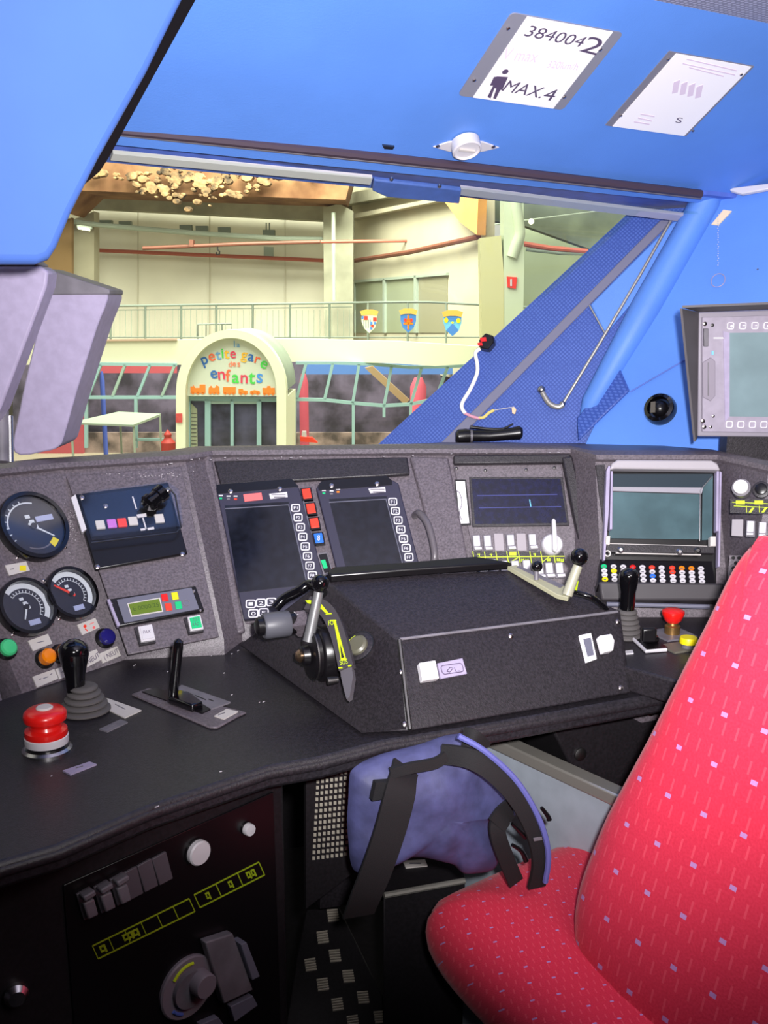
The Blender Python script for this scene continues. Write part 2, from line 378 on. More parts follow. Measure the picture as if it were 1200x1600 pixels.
# console shell (desk surround with the instrument slopes and the brow behind them)
Tp = [PG.px(-80, 765), PG.px(0, 745), PG.px(95, 735)]
tA = PG.px(-90, 768)
T = [PG.at(tA[0] - .45, tA[1]), PG.at(*tA), PG.at(*PG.px(0, 745)), hz(95, 735, 1.14), hz(290, 722, 1.14), hz(330, 715, 1.14), hz(640, 712, 1.14), hz(705, 712, 1.14), hz(890, 712, 1.14), hz(930, 722, 1.14), hz(1120, 722, 1.14), w3(PR_, 1200, 740), w3(PR_, 1330, 765)]
def down(fr, top, z):
    d = -fr.v; k = (z - top.z) / d.z; return top + d * k
B = [down(PG, T[0], ZD), down(PG, T[1], ZD), w3(PG, 5, 1100), w3(PG, 195, 1030), w3(PM, 350, 1000), w3(PS, 378, 985), down(PS, T[6], ZD), down(PD, T[7], ZD), down(PD, T[8], ZD), down(PE, T[9], ZD), down(PE, T[10], ZD), down(PR_, T[11], ZD), down(PR_, T[12], ZD)]
ctr = Vector((.7, .6, 0)); vs, fs = [], []
desk = thing('control_desk', (.6, 1.45, 0), 'dark grey wraparound driving desk below the windscreen with sloping instrument panels', 'desk')
for i in range(len(T)):
    back = (T[i] - ctr); back.z = 0; back.normalize()
    bt = B[i].copy(); bt.z = ZD - .02
    vs += [bt, B[i], T[i], T[i] - back * .008 + Z * .006, T[i] - back * .004 + Z * .014, T[i] + back * .02 + Z * .018, T[i] + back * .07 + Z * .014, Vector((T[i].x + back.x * .3, 2.425, 1.075)), Vector((T[i].x + back.x * .3, 2.425, .3))]
q = 9
for i in range(len(T) - 1):
    for j in range(q - 1): fs.append((i * q + j, (i + 1) * q + j, (i + 1) * q + j + 1, i * q + j + 1))
M().add(vs, fs).build('instrument_surround', K['console'], desk)
# worktop
fe = [Vector((-.55, .86, ZD))] + [hz(x, y, ZD) for x, y in ((-90, 1378), (0, 1348), (90, 1322), (230, 1262), (300, 1238), (420, 1198), (500, 1184), (600, 1158), (760, 1133), (985, 1093), (1080, 1076), (1300, 1035))]
bp = [Vector((p.x, p.y + .12, 0)) for p in B[::-1]]
M().prism(DK, [(p.x, p.y) for p in fe] + [(fe[-1].x, 1.72), (.95, 1.95), (fe[0].x, 1.95)], -.032, 0).build('worktop', K['desk'], desk, bevel=.006)
# raised lip along the front edge
M().tube([p + Vector((0, .004, -.012)) for p in fe], .0075, 10).build('edge_trim', K['console_dark'], desk)
# raised plinth on the right
M().prism(DK, [(p.x, p.y) for p in (hz(972, 1040, .88), hz(1075, 1068, .88), hz(1260, 1050, .88), hz(1260, 940, .88), hz(1100, 935, .88), hz(950, 940, .88), hz(930, 955, .88))], 0, .04).build('plinth', K['console_dark'], desk, bevel=.004)
# insert plates on the slopes
M().pxp(PM, [(103, 745), (283, 730), (342, 996), (200, 1024)], -.002, .003).build('panel', K['console'], desk, bevel=.0015)
M().pxp(PS, [(330, 722), (640, 716), (690, 905), (660, 990), (384, 975)], -.002, .002).build('panel', K['console'], desk, bevel=.0015)
M().pxp(PS, [(318, 716), (331, 716), (384, 990), (352, 1000)], .0, .014).build('rib', K['console'], desk, bevel=.004)
M().pxp(PS, [(640, 716), (700, 718), (735, 900), (690, 905)], .0, .010).build('rib', K['console'], desk, bevel=.004)
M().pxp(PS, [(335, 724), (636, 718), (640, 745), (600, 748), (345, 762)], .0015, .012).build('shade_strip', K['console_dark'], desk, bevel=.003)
M().pxp(PD, [(708, 728), (876, 726), (925, 945), (760, 950)], -.002, .003).build('panel', K['console'], desk, bevel=.0015)
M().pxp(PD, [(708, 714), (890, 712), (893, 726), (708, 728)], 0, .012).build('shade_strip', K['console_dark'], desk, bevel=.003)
M().pxp(PD, [(876, 718), (892, 716), (942, 945), (922, 950)], 0, .016).build('rib', K['console_dark'], desk, bevel=.003)
chips = M(); random.seed(9)
def chip(p, s): 
    f_ = Fr(p, (1, random.random(), 0), (0, 1, .5)); L1 = s * (1 + random.random() * 2.5); chips.box(f_, -L1, L1, -s * .5, s * .5, 0, .0012)
for x, y in ((262, 726), (268, 724), (300, 718), (312, 717), (330, 718), (352, 715), (372, 716), (430, 716), (440, 714), (455, 715), (470, 714), (600, 713), (645, 712), (705, 709), (745, 708), (760, 708), (858, 707), (872, 707)): 
    i_ = min(range(len(T) - 1), key=lambda i: abs((T[i] - C).dot(RGT) / (T[i] - C).dot(FWD) * FPX + 600 - x)); q_ = hz(x, y, T[i_].z + .008); chip(q_ - GD * .004, .0009)
for n_ in range(70): chip(w3(PG, 112 + random.gauss(0, 5), 825 + random.gauss(0, 26), .001), .0003)
for n_ in range(40): chip(w3(PM, 235 + random.gauss(0, 30), 742 + random.gauss(0, 4), .004), .0004)
for x, y in ((372, 1017), (362, 1022), (330, 1025), (395, 1020), (405, 1098), (412, 1097), (362, 1086), (345, 1206), (245, 1261), (210, 1040), (150, 1086), (350, 1052), (262, 1050), (80, 1213)): chip(hz(x, y, ZD + .001), .0008)
cp = chips.build('paint_chips', mat('paint_chip', (190, 184, 190), .5), desk, smooth=False); cp['kind'] = 'stuff'
# pod in the middle
A_, B_ = hz(640, 1144, .845), hz(987, 1084, .845); C_, D_ = Vector((.55, 1.30, .95)), Vector((.922, 1.30, .949))
E_, F_ = hz(505, 905, 1.0), hz(800, 890, 1.0); G_, H_ = hz(372, 1008, .845), hz(928, 950, .89); I_ = hz(562, 1147, .845)
M().add([A_, B_, D_, C_, E_, F_, H_, G_, I_], [(0, 1, 2, 3), (3, 2, 5, 4), (3, 4, 7, 8, 0), (1, 6, 5, 2), (4, 5, 6, 7), (0, 8, 7, 6, 1)]).build('centre_housing', K['console_dark'], desk, bevel=.004)
PF = plane3(C_, D_, A_); PT = plane3(E_, F_, C_); PB = plane3(E_, C_, I_)
M().pxp(PT, [(512, 903), (520, 897), (640, 889), (742, 880), (765, 884), (800, 890), (640, 901), (515, 911)], 0, .014).build('rear_ledge', K['black'], desk, bevel=.003)
M().tube([C_ + Z * .001, D_ + Z * .001], .0022, 8).build('edge_strip', K['greydark'], desk)
M().tube([C_ + Vector((-.001, 0, 0)), A_ + Vector((0, -.001, .004))], .0035, 8).build('edge_strip', K['darksteel'], desk)
for x, y in ((798, 994), (1000 - 35, 972), (633, 1132), (970, 1075), (628, 1050)): 
    a, b = PF.px(x, y); M().lathe(PF, a, b, [(.004, 0), (.004, .0015), (.0015, .003)], 14).build('screw', K['screw'], desk)
# pedestal under the left of the desk
oL = hz(230, 1262, ZD) + Vector((-.017, .036, 0)); PL = Fr(Vector((oL.x, oL.y, 0)), (.906, .42, 0), Z)
aL, aR = PL.px(70, 1450)[0], PL.px(445, 1350)[0]
pl0, pl1 = PL.at(aL, 0), PL.at(aR, 0)
M().prism(FL, [(-.9, pl0.y - .06), (pl0.x, pl0.y), (pl1.x, pl1.y), (pl1.x + .03, 1.86), (-.9, 1.86)], 0, .806).build('pedestal', K['under'], desk, bevel=.004)
M().prism(PL, [(aL + .03, .25), (aR - .015, .25), (aR - .02, .765), (aL + .025, .765)], 0, .003).build('switch_panel', K['black'], desk, bevel=.001)
a, b = PL.px(25, 1552); PL0 = Fr(pl0, Vector((pl0.x + .9, .06, 0)), Z)
a, b = PL0.px(25, 1552); M().lathe(PL0, a, b, [(.014, 0), (.014, .006), (.009, .012), (.0, .013)], 20, cap=False).build('lock', K['steel'], desk)
# underdesk right: knee panel and black cupboard
yk = 1.52; KF = Fr((0, yk, 0), (1, 0, 0), Z)
M().pxp(KF, [(500, 1140), (1150, 1080), (1150, 1330), (500, 1420)], -.02, 0).build('knee_panel', K['console_dark'], desk)
PQ = Fr(hz(860, 1115, .8) + Vector((0, .02, 0)), (1, .03, 0), Z)
M().pxp(PQ, [(848, 1112), (1100, 1060), (1180, 1290), (905, 1222)], -.18, 0).build('cupboard', K['under'], desk, bevel=.004)
for x, y in ((906, 1178), (1016, 1110)): a, b = PQ.px(x, y); M().lathe(PQ, a, b, [(.011, 0), (.011, .003), (.007, .005), (0, .005)], 20, cap=False).build('lock', K['darksteel'], desk)
M().pxp(PQ, [(940, 1098), (1008, 1086), (1032, 1122), (1000, 1128)], 0, .004).build('hinge_plate', K['console'], desk)

# pale partition in the knee hole
pa, pb = hz(740, 1150, .72), hz(965, 1255, .72); PP = Fr(Vector((pa.x, pa.y, 0)), pb - pa, Z)
t = thing('partition_panel', PP.at(.1, 0), 'pale grey partition with an aluminium edge in the knee space behind the bag', 'panel')
aa = [PP.px(735, 1200)[0], PP.px(1060, 1300)[0]]
M().box(PP, -.12, aa[1], .1, .72, -.018, 0).build('board', K['lightpanel'], t)
M().box(PP, -.12, aa[1], .715, .735, -.024, .006).build('edge_trim', K['alu'], t, bevel=.003)

# pillar, linings and wall on the right
pA, pB, pC2, pD = hz(588, 697, 1.10), hz(985, 330, 1.63), hz(1105, 322, 1.64), hz(915, 695, 1.12)
PVq = Fr(pD, pA - pD, pC2 - pD); pB = w3(PVq, 985, 330)
PV = plane3(pB, pC2, pD)
P1 = plane3(pB, pC2, (pA + pD) / 2); 
quadwall('wall_pillar', [pA, pB, pC2, pD], K['perfblue'], .03, uv=True)
P1 = plane3(pB, pC2, pD); n1 = (pB - pA).cross(pD - pA).normalized(); n1 = n1 if n1.dot(C - pA) > 0 else -n1
P1 = Fr(pA, pD - pA, n1.cross((pD - pA).normalized()))
struct(M().pxp(P1, [(1032, 345), (1050, 346), (762, 640), (712, 694), (688, 694), (748, 634)], .001, .006).build('trim_4', mat('seam_strip', (112, 112, 136), .6), bevel=.002))
struct(M().pxp(P1, [(1052, 348), (1096, 345), (947, 524), (923, 478)], .001, .010).build('trim_5', K['blue'], bevel=.003))
o = M().tube([w3(P1, 921, 477, .013), w3(P1, 947, 524, .013)], .002).build('trim_6', K['alu']); struct(o)
PWR = plane3(hz(1105, 320, 1.64), hz(1200, 300, 1.66), hz(915, 692, 1.13))
ww = [w3(PWR, *p) for p in ((912, 700), (1098, 314), (1340, 262), (1400, 760))]
quadwall('wall_right_lining', ww, K['blue'], .03)
r0, r1, r2 = w3(PWR, 1102, 318, .0), w3(PWR, 1010, 480, .0), w3(PWR, 925, 630, -.004)
o = M().tube([r0 + Z * .03, r0, r1, r2, w3(PWR, 908, 660, -.02)], [.034, .034, .034, .024, .006], 18, smooth=0).build('trim_7', K['blue']); struct(o)
# lower perforated corner panel
struct(M().pxp(PWR, [(905, 690), (903, 655), (968, 573), (985, 612)], .001, .008).build('trim_8', K['perfblue'], bevel=.003, uvf=lambda p: (p.x, p.z)))
struct(M().tube([w3(PWR, 985, 612, .004), w3(PWR, 1100, 545, .004)], .0015).build('trim_9', K['bluemid']))
# bright joint strips
struct(M().pxp(PWR, [(1088, 295), (1142, 302), (1140, 309), (1095, 304)], .02, .03).build('trim_10', K['white'], bevel=.002))
struct(M().pxp(PWR, [(1146, 305), (1215, 297), (1215, 305), (1165, 314), (1146, 309)], .02, .03).build('trim_11', K['white'], bevel=.002))

# left: pale blue side lining and its black gap
PU = Fr(dep(180, 200, 1.2), (math.cos(R(25)), math.sin(R(25)), 0), (0, -.25, 1))
lp = [PU.px(*p) for p in ((308, -30), (235, 118), (160, 252), (118, 335), (95, 390), (82, 410), (60, 418), (-500, 418), (-500, -30))]
struct(M().prism(PU, lp, -.12, 0).build('wall_left_lining', K['bluelight'], bevel=.015, seg=4))
PU2 = PU.lift(-.06)
struct(M().pxp(PU2, [(322, -30), (170, 246), (156, 268), (130, 290), (240, 60), (290, -30)], -.06, 0).build('trim_12', K['black']))
# equipment cases at the left of the windscreen
PX = Fr(dep(100, 560, 1.78), RGT, Z)
t = thing('equipment_case', w3(PX, 60, 705), 'lavender grey tapered equipment case with dark top nearest the windscreen glass', 'case', 'grey equipment cases')
M().prism(PX, spline([PX.px(*p) for p in ((78, 456), (120, 455), (168, 456), (150, 515), (120, 610), (100, 680), (92, 697), (72, 705), (22, 707), (30, 640), (50, 550))], 4), -.10, 0).build('body', K['greycase'], t, bevel=.003)
M().pxp(PX, [(72, 419), (172, 452), (172, 460), (70, 461)], -.09, .003).build('top_cover', K['greydark'], t, bevel=.002)
PX1 = Fr(dep(30, 560, 1.6), RGT, Z)
t = thing('equipment_case', w3(PX1, 0, 690), 'lavender grey tapered equipment case at the frame edge, overlapping its twin', 'case', 'grey equipment cases')
M().pxp(PX1, [(-140, 416), (62, 416), (75, 424), (72, 448), (0, 640), (-40, 700), (-140, 700)], -.05, 0).build('body', K['greycase'], t, bevel=.004)
M().pxp(PX1.lift(-.052), [(80, 424), (78, 456), (6, 655), (-8, 690), (-8, 640), (62, 430)], -.01, 0).build('edge_seal', K['black'], t)
M().pxp(PX1, [(-140, 392), (0, 393), (50, 405), (62, 415), (-140, 415)], -.05, .0).build('top_cover', K['greydark'], t, bevel=.003)
a = w3(PX1, 15, 650, -.06); M().tube([a, w3(PX1, 16, 722, -.04)], .006).build('support_post', K['steel'], t)
M().tube([w3(PX1, 2, 640, -.06), w3(PX1, 3, 722, -.03)], .012).build('support_post', K['greydark'], t)
# ---------------------------------------------------------------- the hall outside the windscreen
H = {}
H['cream'] = mat('hall_cream_wall', (222, 219, 200), .8, var=.03, scale=.4)
H['beige'] = mat('hall_beige_concrete', (160, 155, 132), .9, var=.08, scale=.5)
H['beige2'] = mat('hall_side_wall', (180, 175, 152), .9, var=.05, scale=.3)
H['concrete'] = mat('hall_concrete', (152, 152, 132), .9, var=.10, scale=.8)
H['fascia'] = mat('hall_fascia', (224, 222, 196), .8)
H['arch'] = mat('arch_plaster', (236, 240, 212), .8)
H['barrel'] = mat('arch_barrel_metal', (150, 164, 148), .6, var=.08, scale=.6)
H['board'] = mat('sign_board', (214, 222, 206), .7)
H['frame'] = mat('turquoise_frame', (150, 186, 188), .6)
H['framepale'] = mat('pale_mullion', (158, 182, 172), .6)
H['dark'] = mat('dark_interior', (74, 68, 84), .9, var=.35, scale=1.2)
H['darkglass'] = mat('dark_door_glass', (66, 66, 86), .3, var=.3, scale=1.5)
H['pale'] = mat('pale_green_wall', (176, 190, 160), .9, var=.04, scale=.4)
H['white'] = mat('white_green_column', (204, 216, 190), .8)
H['yellowcol'] = mat('cream_column', (208, 206, 160), .8)
H['roof'] = mat('dark_roof', (92, 100, 84), .9, var=.15, scale=.8)
H['rust'] = mat('rusty_roof', (96, 62, 36), .9, c2=(140, 104, 70), scale=.9)
H['wood'] = mat('orange_wood', (206, 150, 88), .8, var=.06, scale=1)
H['rail'] = mat('grey_green_rail', (118, 130, 120), .6)
H['railpale'] = mat('pale_rail', (150, 162, 148), .6)
H['redpipe'] = mat('red_pipe', (160, 84, 66), .6)
H['brownpipe'] = mat('brown_pipe', (110, 66, 50), .6)
H['pipe'] = mat('pale_pipe', (160, 172, 156), .6)
H['redroom'] = mat('red_curtain', (170, 74, 84), .8)
H['blueroom'] = mat('blue_curtain', (74, 112, 176), .8)
H['bluecol'] = mat('blue_pillar', (60, 80, 160), .8)
H['redcol'] = mat('red_pillar', (196, 84, 104), .8)
H['tan'] = mat('tan_floor', (150, 128, 96), .9)
def HP(k, pts, name, m, th=.2, parent=None, kind=None, fr=None, h=0, bevel=0):
    fr = fr or hall(k); o = M().pxp(fr, pts, -th + h, h).build(name, m, parent, bevel=bevel)
    if kind: o['kind'] = kind
    return o
ST = 'structure'
# ground and the back of the hall
o = M().prism(Fr((0, 0, -3.7), (1, 0, 0), (0, 1, 0)), [(-60, -10), (80, -10), (80, 90), (-60, 90)], -.3, 0).build('ground', mat('hall_floor', (150, 140, 120), .7)); o['kind'] = ST
HP(46, [(-300, 560), (560, 560), (560, 200), (-300, 200)], 'wall_back', H['beige'], .3, kind=ST)
HP(45.6, [(147, 560), (507, 560), (507, 344), (147, 326)], 'wall_back_cladding', H['cream'], .2, kind=ST)
for x0, x1 in ((215, 216), (327, 328.3), (445, 446)): HP(45.35, [(x0, 560), (x1, 560), (x1, 330), (x0, 330)], 'trim_13', H['beige2'], .03, kind=ST)
HP(44, [(128, 296), (530, 318), (530, 346), (128, 325)], 'beam_back', H['concrete'], .8, kind=ST)
HP(43, [(110, 345), (147, 330), (147, 560), (110, 560)], 'column_back', H['beige'], .8, kind=ST).data
HP(42, [(60, 360), (112, 340), (112, 560), (60, 560)], 'wall_back_recess', mat('brown_recess', (112, 88, 54), .9), .3, kind=ST)
HP(42, [(505, 325), (530, 318), (552, 330), (552, 560), (507, 560)], 'column_back', H['concrete'], 1.0, kind=ST)
# side wall running towards the train
s0, s1 = hall(46).at(*hall(46).px(548, 480)), hall(34).at(*hall(34).px(752, 480)); PSW = Fr(s0, Vector((s1.x - s0.x, s1.y - s0.y, 0)), Z)
o = M().pxp(PSW, [(550, 560), (760, 600), (760, 240), (550, 300)], -.3, 0).build('wall_side', H['beige2']); o['kind'] = ST
o = M().pxp(PSW, [(530, 325), (720, 292), (720, 275), (530, 308)], 0, .5).build('beam_side', H['concrete']); o['kind'] = ST
o = M().pxp(PSW, [(556, 344), (716, 312), (716, 306), (556, 337)], 0, .4).build('beam_side', H['beige']); o['kind'] = ST
o = M().pxp(PSW, [(718, 300), (775, 300), (772, 368), (745, 348), (717, 312)], .3, .6).build('wood_gusset', H['wood']); tag(o, 'orange wooden triangular roof gusset above the cream column', 'gusset')
t = thing('wall_window', PSW.at(*PSW.px(620, 470)), 'grey framed upper window with three dim panes in the hall side wall behind the railing', 'window')
M().pxp(PSW, [(556, 440), (652, 431), (652, 520), (556, 520)], 0, .03).build('pane', mat('dim_green_pane', (140, 148, 122), .4), t)
M().pxp(PSW, [(655, 431), (700, 434), (700, 520), (655, 520)], 0, .03).build('pane', mat('dim_grey_pane', (136, 134, 110), .4), t)
mb = M()
for q in ([(554, 438), (702, 426), (702, 430), (554, 442)], [(602, 436), (605, 436), (605, 520), (602, 520)], [(651, 430), (654, 430), (654, 520), (651, 520)], [(554, 440), (557, 440), (557, 520), (554, 520)]): mb.pxp(PSW, q, 0, .12)
mb.build('frame', H['railpale'], t)
# ceiling of the hall
o = M().pxp(hall(40), [(60, 230), (560, 235), (540, 312), (128, 298), (95, 330)], -3, 0).build('ceiling_hall', H['rust']); o['kind'] = ST
o = M().pxp(hall(46), [(500, 220), (760, 220), (760, 330), (500, 330)], -1, 0).build('ceiling_hall', H['beige']); o['kind'] = ST
random.seed(5)
mb = M(); f38 = hall(39.4)
for i in range(170):
    x = 300 + random.gauss(0, 1) * 75; y = 270 + (1 - min(1, abs(x - 305) / 190)) * random.random() * 62 - 8 * random.random()
    if x > 560 or y < 262: continue
    a, b = f38.px(x, y); r = .03 + random.random() ** 2 * .15; mb.lathe(f38, a, b, [(r, -.25), (r * .8, 0), (0, .02)], 7, cap=False, sx=1.5)
o = mb.build('roof_flecks', mat('roof_flecks', (112, 90, 62), .9, var=.5, scale=2)); tag(o, 'cluster of pale flecks under the rusty brown hall roof', 'peeling paint', kind='stuff')  # flecks scattered at random under the hall roof
# pipes, crane rail
def pipe(k, pts, r, name, m, label, cat='pipe', fr=None, group=None):
    fr = fr or hall(k); o = M().tube([fr.at(*fr.px(*p)) for p in pts], r, 8).build(name, m); return tag(o, label, cat, group)
pipe(42.5, [(100, 345), (160, 352), (300, 364), (440, 373), (504, 374)], .10, 'wall_pipe', H['pipe'], 'long pale green horizontal pipe crossing high over the cream back wall')
pipe(44.8, [(148, 391), (507, 407)], .08, 'wall_pipe', H['redpipe'], 'thin red pipe running straight across the cream back wall')
pipe(40, [(223, 388), (383, 381), (500, 378)], .07, 'crane_rail', H['brownpipe'], 'dark brown half of the hoist rail in front of the back wall', 'rail')
pipe(40, [(501, 378), (655, 376)], .06, 'crane_rail', H['redpipe'], 'bright red half of the hoist rail near the side wall', 'rail')
t = thing('hoist', hall(40).at(*hall(40).px(342, 400)), 'small dark hoist with a hook hanging from the hoist rail', 'hoist')
M().pxp(hall(40), [(297, 375), (303, 375), (303, 386), (297, 386)], -.2, .2).build('trolley', H['brownpipe'], t)
f = hall(40); M().tube([f.at(*f.px(*p)) for p in ((340, 384), (340, 390), (343, 393), (343, 397), (339, 398), (338, 394))], .03, 6).build('hook', K['black'], t)
pipe(40.8, [(521, 332), (522, 470)], .08, 'drain_pipe', H['pipe'], 'vertical pale pipe down the corner column of the back wall')
pipe(0, [(549, 408), (640, 394), (748, 370)], .09, 'wall_pipe', H['brownpipe'], 'brown pipe with brackets rising along the hall side wall', fr=PSW.lift(.3))
mb = M(); f = hall(44.2)
for x in (165, 195, 290, 315, 350, 420): a, b = f.px(x, 352 + (x - 160) * .06); mb.box(f, a - .25, a + .25, b, b + .22, -.3, 0)
o = mb.build('wall_bracket', H['rail']); tag(o, 'row of small grey brackets above the pale green pipe', 'brackets', kind='stuff')
for x in (416, 421): pipe(44.95, [(x, 348), (x, 372)], .03, 'cable_drop', H['rail'], 'one of two short cables above the grey switch box on the back wall', 'cable', group='cable drops')
o = HP(44.8, [(412, 385), (427, 386), (427, 402), (412, 401)], 'switch_box', H['railpale'], .15); tag(o, 'grey switch box on the cream back wall', 'box')
t = thing('wall_lamp', hall(41).at(*hall(41).px(130, 356)), 'small glowing lamp on the concrete column at the left of the hall', 'lamp')
M().pxp(hall(41), [(120, 351), (142, 354), (142, 358), (120, 356)], -.2, 0).build('housing', H['railpale'], t)
M().pxp(hall(41), [(122, 354), (140, 357), (140, 361), (122, 358)], -.1, .03).build('tube', mat('lamp_tube', (255, 255, 220), .5, emit=2.0), t)

# right end of the hall
HP(38, [(800, 340), (1110, 300), (1110, 640), (800, 640)], 'wall_far_right', H['pale'], .3, kind=ST)
HP(36, [(770, 290), (1110, 290), (1110, 345), (930, 392), (818, 352), (770, 345)], 'ceiling_far_right', H['roof'], .6, kind=ST)
HP(25.0, [(787, 280), (818, 280), (819, 420), (815, 620), (787, 620)], 'column_right', H['white'], .8, kind=ST)
HP(25, [(750, 372), (783, 368), (788, 440), (788, 640), (755, 640)], 'column_right', H['yellowcol'], .6, kind=ST)
f = hall(25); 
o = M().tube([f.at(*f.px(*p)) for p in ((804, 296), (806, 322), (811, 352), (812, 368), (806, 384), (800, 402))], .13, 12, smooth=4).build('vent_duct', H['white']); tag(o, 'white bent duct beside the white green column', 'duct')
pipe(36, [(818, 381), (860, 388), (918, 393)], .09, 'wall_pipe', H['redpipe'], 'short red pipe on the far right pale green wall')
pipe(36, [(822, 390), (880, 396), (990, 398)], .06, 'wall_pipe', H['rail'], 'dark pipe just below the red pipe on the far right wall')
t = thing('bulb_cable', hall(30).at(*hall(30).px(830, 346)), 'thin cable with one lit bulb under the dark roof at the right', 'light')
f = hall(30); M().tube([f.at(*f.px(*p)) for p in ((773, 351), (830, 343), (950, 328))], .02, 6).build('cable', H['pipe'], t)
M().sphere(f.at(*f.px(830, 346)), .08, 12).build('bulb', mat('bulb_glow', (255, 250, 210), .5, emit=3), t)
o = HP(24.95, [(792, 432), (808, 433), (806, 451), (793, 449)], 'fire_sign', K['redkey'], .05); tag(o, 'small red and white fire sign on the white green column', 'sign')
M().pxp(hall(24.95), [(797, 436), (800, 436), (800, 447), (797, 447)], .001, .01).build('symbol', K['white'], o); o.children
HP(46, [(-300, 526.5), (830, 526.5), (830, 530), (-300, 530)], 'floor_balcony', H['beige'], 14.2, kind=ST)
o = M().lathe(Fr(hall(33).at(*hall(33).px(803, 500)), (1, 0, 0), (0, 1, 0)), 0, 0, [(.13, -.66), (.13, -.3), (.12, .1), (.06, .2), (.04, .27), (0, .28)], 14).build('fire_extinguisher', K['red']); tag(o, 'red fire extinguisher behind the railing at the far right', 'fire extinguisher')

# balcony: slab, fascia, railing
def strip(cols, name, m, th=.4, parent=None, kind=ST):
    """a band whose face follows columns (px, y top, y bottom, depth)"""
    vs, fs = [], []
    for (x, y0, y1, k) in cols:
        f = hall(k); a, b = f.px(x, y0); a2, b2 = f.px(x, y1); vs += [f.at(a, b), f.at(a, b2), f.at(a, b2, -th), f.at(a, b, -th)]
    for i in range(len(cols) - 1):
        for j in range(4): j2 = (j + 1) % 4; fs.append((i * 4 + j, i * 4 + j2, i * 4 + 4 + j2, i * 4 + 4 + j))
    fs.append((3, 2, 1, 0)); e = (len(cols) - 1) * 4; fs.append((e, e + 1, e + 2, e + 3))
    o = M().add(vs, fs).build(name, m, parent)
    if kind: o['kind'] = kind
    return o
rc = [(430, 529, 566, 32), (500, 530, 565, 32), (560, 532, 566, 31.6), (620, 533, 568, 31), (680, 537, 572, 30.6), (745, 541, 568, 30.8), (800, 540, 566, 31.2), (900, 540, 566, 31.6)]
strip([(20, 534, 570, 32), (276, 531, 570, 32), (430, 529, 568, 32)], 'trim_14', H['fascia'])
strip(rc, 'trim_15', H['arch'])
strip([(20, 532, 535, 31.9), (276, 529, 532, 31.9), (900, 538, 541, 31.2)][:2], 'trim_16', mat('pink_edge', (190, 160, 140), .8), .1)
rl = thing('balcony_railing', hall(32.5).at(*hall(32.5).px(400, 532)), 'long grey metal balcony railing with thin balusters above the play area', 'railing')
f = hall(32.6)
ry = lambda x: 478.5 - (x - 150) * .0135 if x < 660 else 471.6 + (x - 660) * .05
mb = M(); mb.tube([f.at(*f.px(x, ry(x))) for x in range(30, 880, 40)], .035, 8); mb.tube([f.at(*f.px(x, ry(x) + 6.5)) for x in range(30, 560, 40)], .015, 6); mb.tube([f.at(*f.px(x, 527)) for x in range(30, 880, 40)], .02, 6); mb.build('handrail', H['rail'], rl)
for x in (62, 117, 173, 227, 283, 338, 395, 453, 515, 575, 637, 697, 760, 822):
    M().tube([f.at(*f.px(x, ry(x))), f.at(*f.px(x, 536))], .035, 6).build('post', H['rail'] if x < 560 else H['railpale'], rl)
mb = M(); x = 40
while x < 560: mb.tube([f.at(*f.px(x, 484)), f.at(*f.px(x, 528))], .010, 4); x += 9.2
mb.build('balusters', H['railpale'], rl)
t = thing('handrail_frame', hall(31.5).at(*hall(31.5).px(335, 530)), 'small grey tubular frame standing on the balcony behind the arch', 'frame')
f = hall(33.5); M().tube([f.at(*f.px(*p)) for p in ((309, 534), (309, 507), (362, 506), (362, 525))], .03, 6).build('tube', H['rail'], t)
for x in (322, 347): M().tube([f.at(*f.px(x, 507)), f.at(*f.px(x, 530))], .02, 6).build('bar', H['rail'], t)

# shields on the railing
def shield(cx, cy, w_, h_, body, label, deco):
    f = hall(32.3); P_ = lambda x, y: (cx + x * w_, cy + y * h_)
    t = thing('heraldic_shield', f.at(*f.px(cx, cy + h_ / 2)), label, 'shield', 'shields hung on the balcony railing')
    out = [P_(-.42, -.3), P_(.42, -.3), P_(.42, 0), P_(.3, .28), P_(0, .5), P_(-.3, .28), P_(-.42, 0)]
    M().pxp(f, out, -.05, 0).build('board', body, t)
    M().pxp(f, [P_(-.5, -.42), P_(-.2, -.5), P_(.2, -.5), P_(.5, -.42), P_(.42, -.24), P_(.15, -.28), P_(-.15, -.28), P_(-.42, -.24)], -.02, .03).build('crown', mat('ochre_crown', (226, 176, 76), .7), t)
    for k, (m_, pl) in enumerate(deco):
        for q in pl: M().pxp(f, [P_(*p) for p in q], 0, .012 + .004 * k).build('emblem', m_, t)
sq = lambda x, y, a, b: [(x - a, y - b), (x + a, y - b), (x + a, y + b), (x - a, y + b)]
cir = lambda x, y, r, ry_=None: [(x + r * math.cos(i * math.pi / 6), y + (ry_ or r) * math.sin(i * math.pi / 6)) for i in range(12)]
mb_blue = mat('shield_blue', (70, 130, 210), .7); mb_sky = mat('shield_sky', (110, 190, 230), .7)
shield(577, 502, 29, 37, H['arch'], 'white shield with grey stripes and small red and blue squares, leftmost on the railing', [(H['rail'], [sq(-.3 + .12 * i, .1, .02, .17) for i in range(4)]), (K['redkey'], [sq(-.18, -.14, .1, .08), sq(.3, -.08, .1, .08), sq(.17, .2, .07, .06)]), (mb_blue, [sq(-.36, -.16, .05, .06), sq(.1, .08, .06, .06), sq(.1, .3, .06, .05), sq(.3, .08, .06, .05)])])
shield(638, 501, 29, 38, mb_blue, 'blue shield with an orange cross emblem, middle one on the railing', [(K['orange'], [sq(0, .06, .05, .3), sq(0, .12, .26, .04), [(-.16, .1), (.16, .1), (.0, -.22)]]), (K['redkey'], [cir(-.16, -.02, .08), cir(.16, -.02, .08)])])
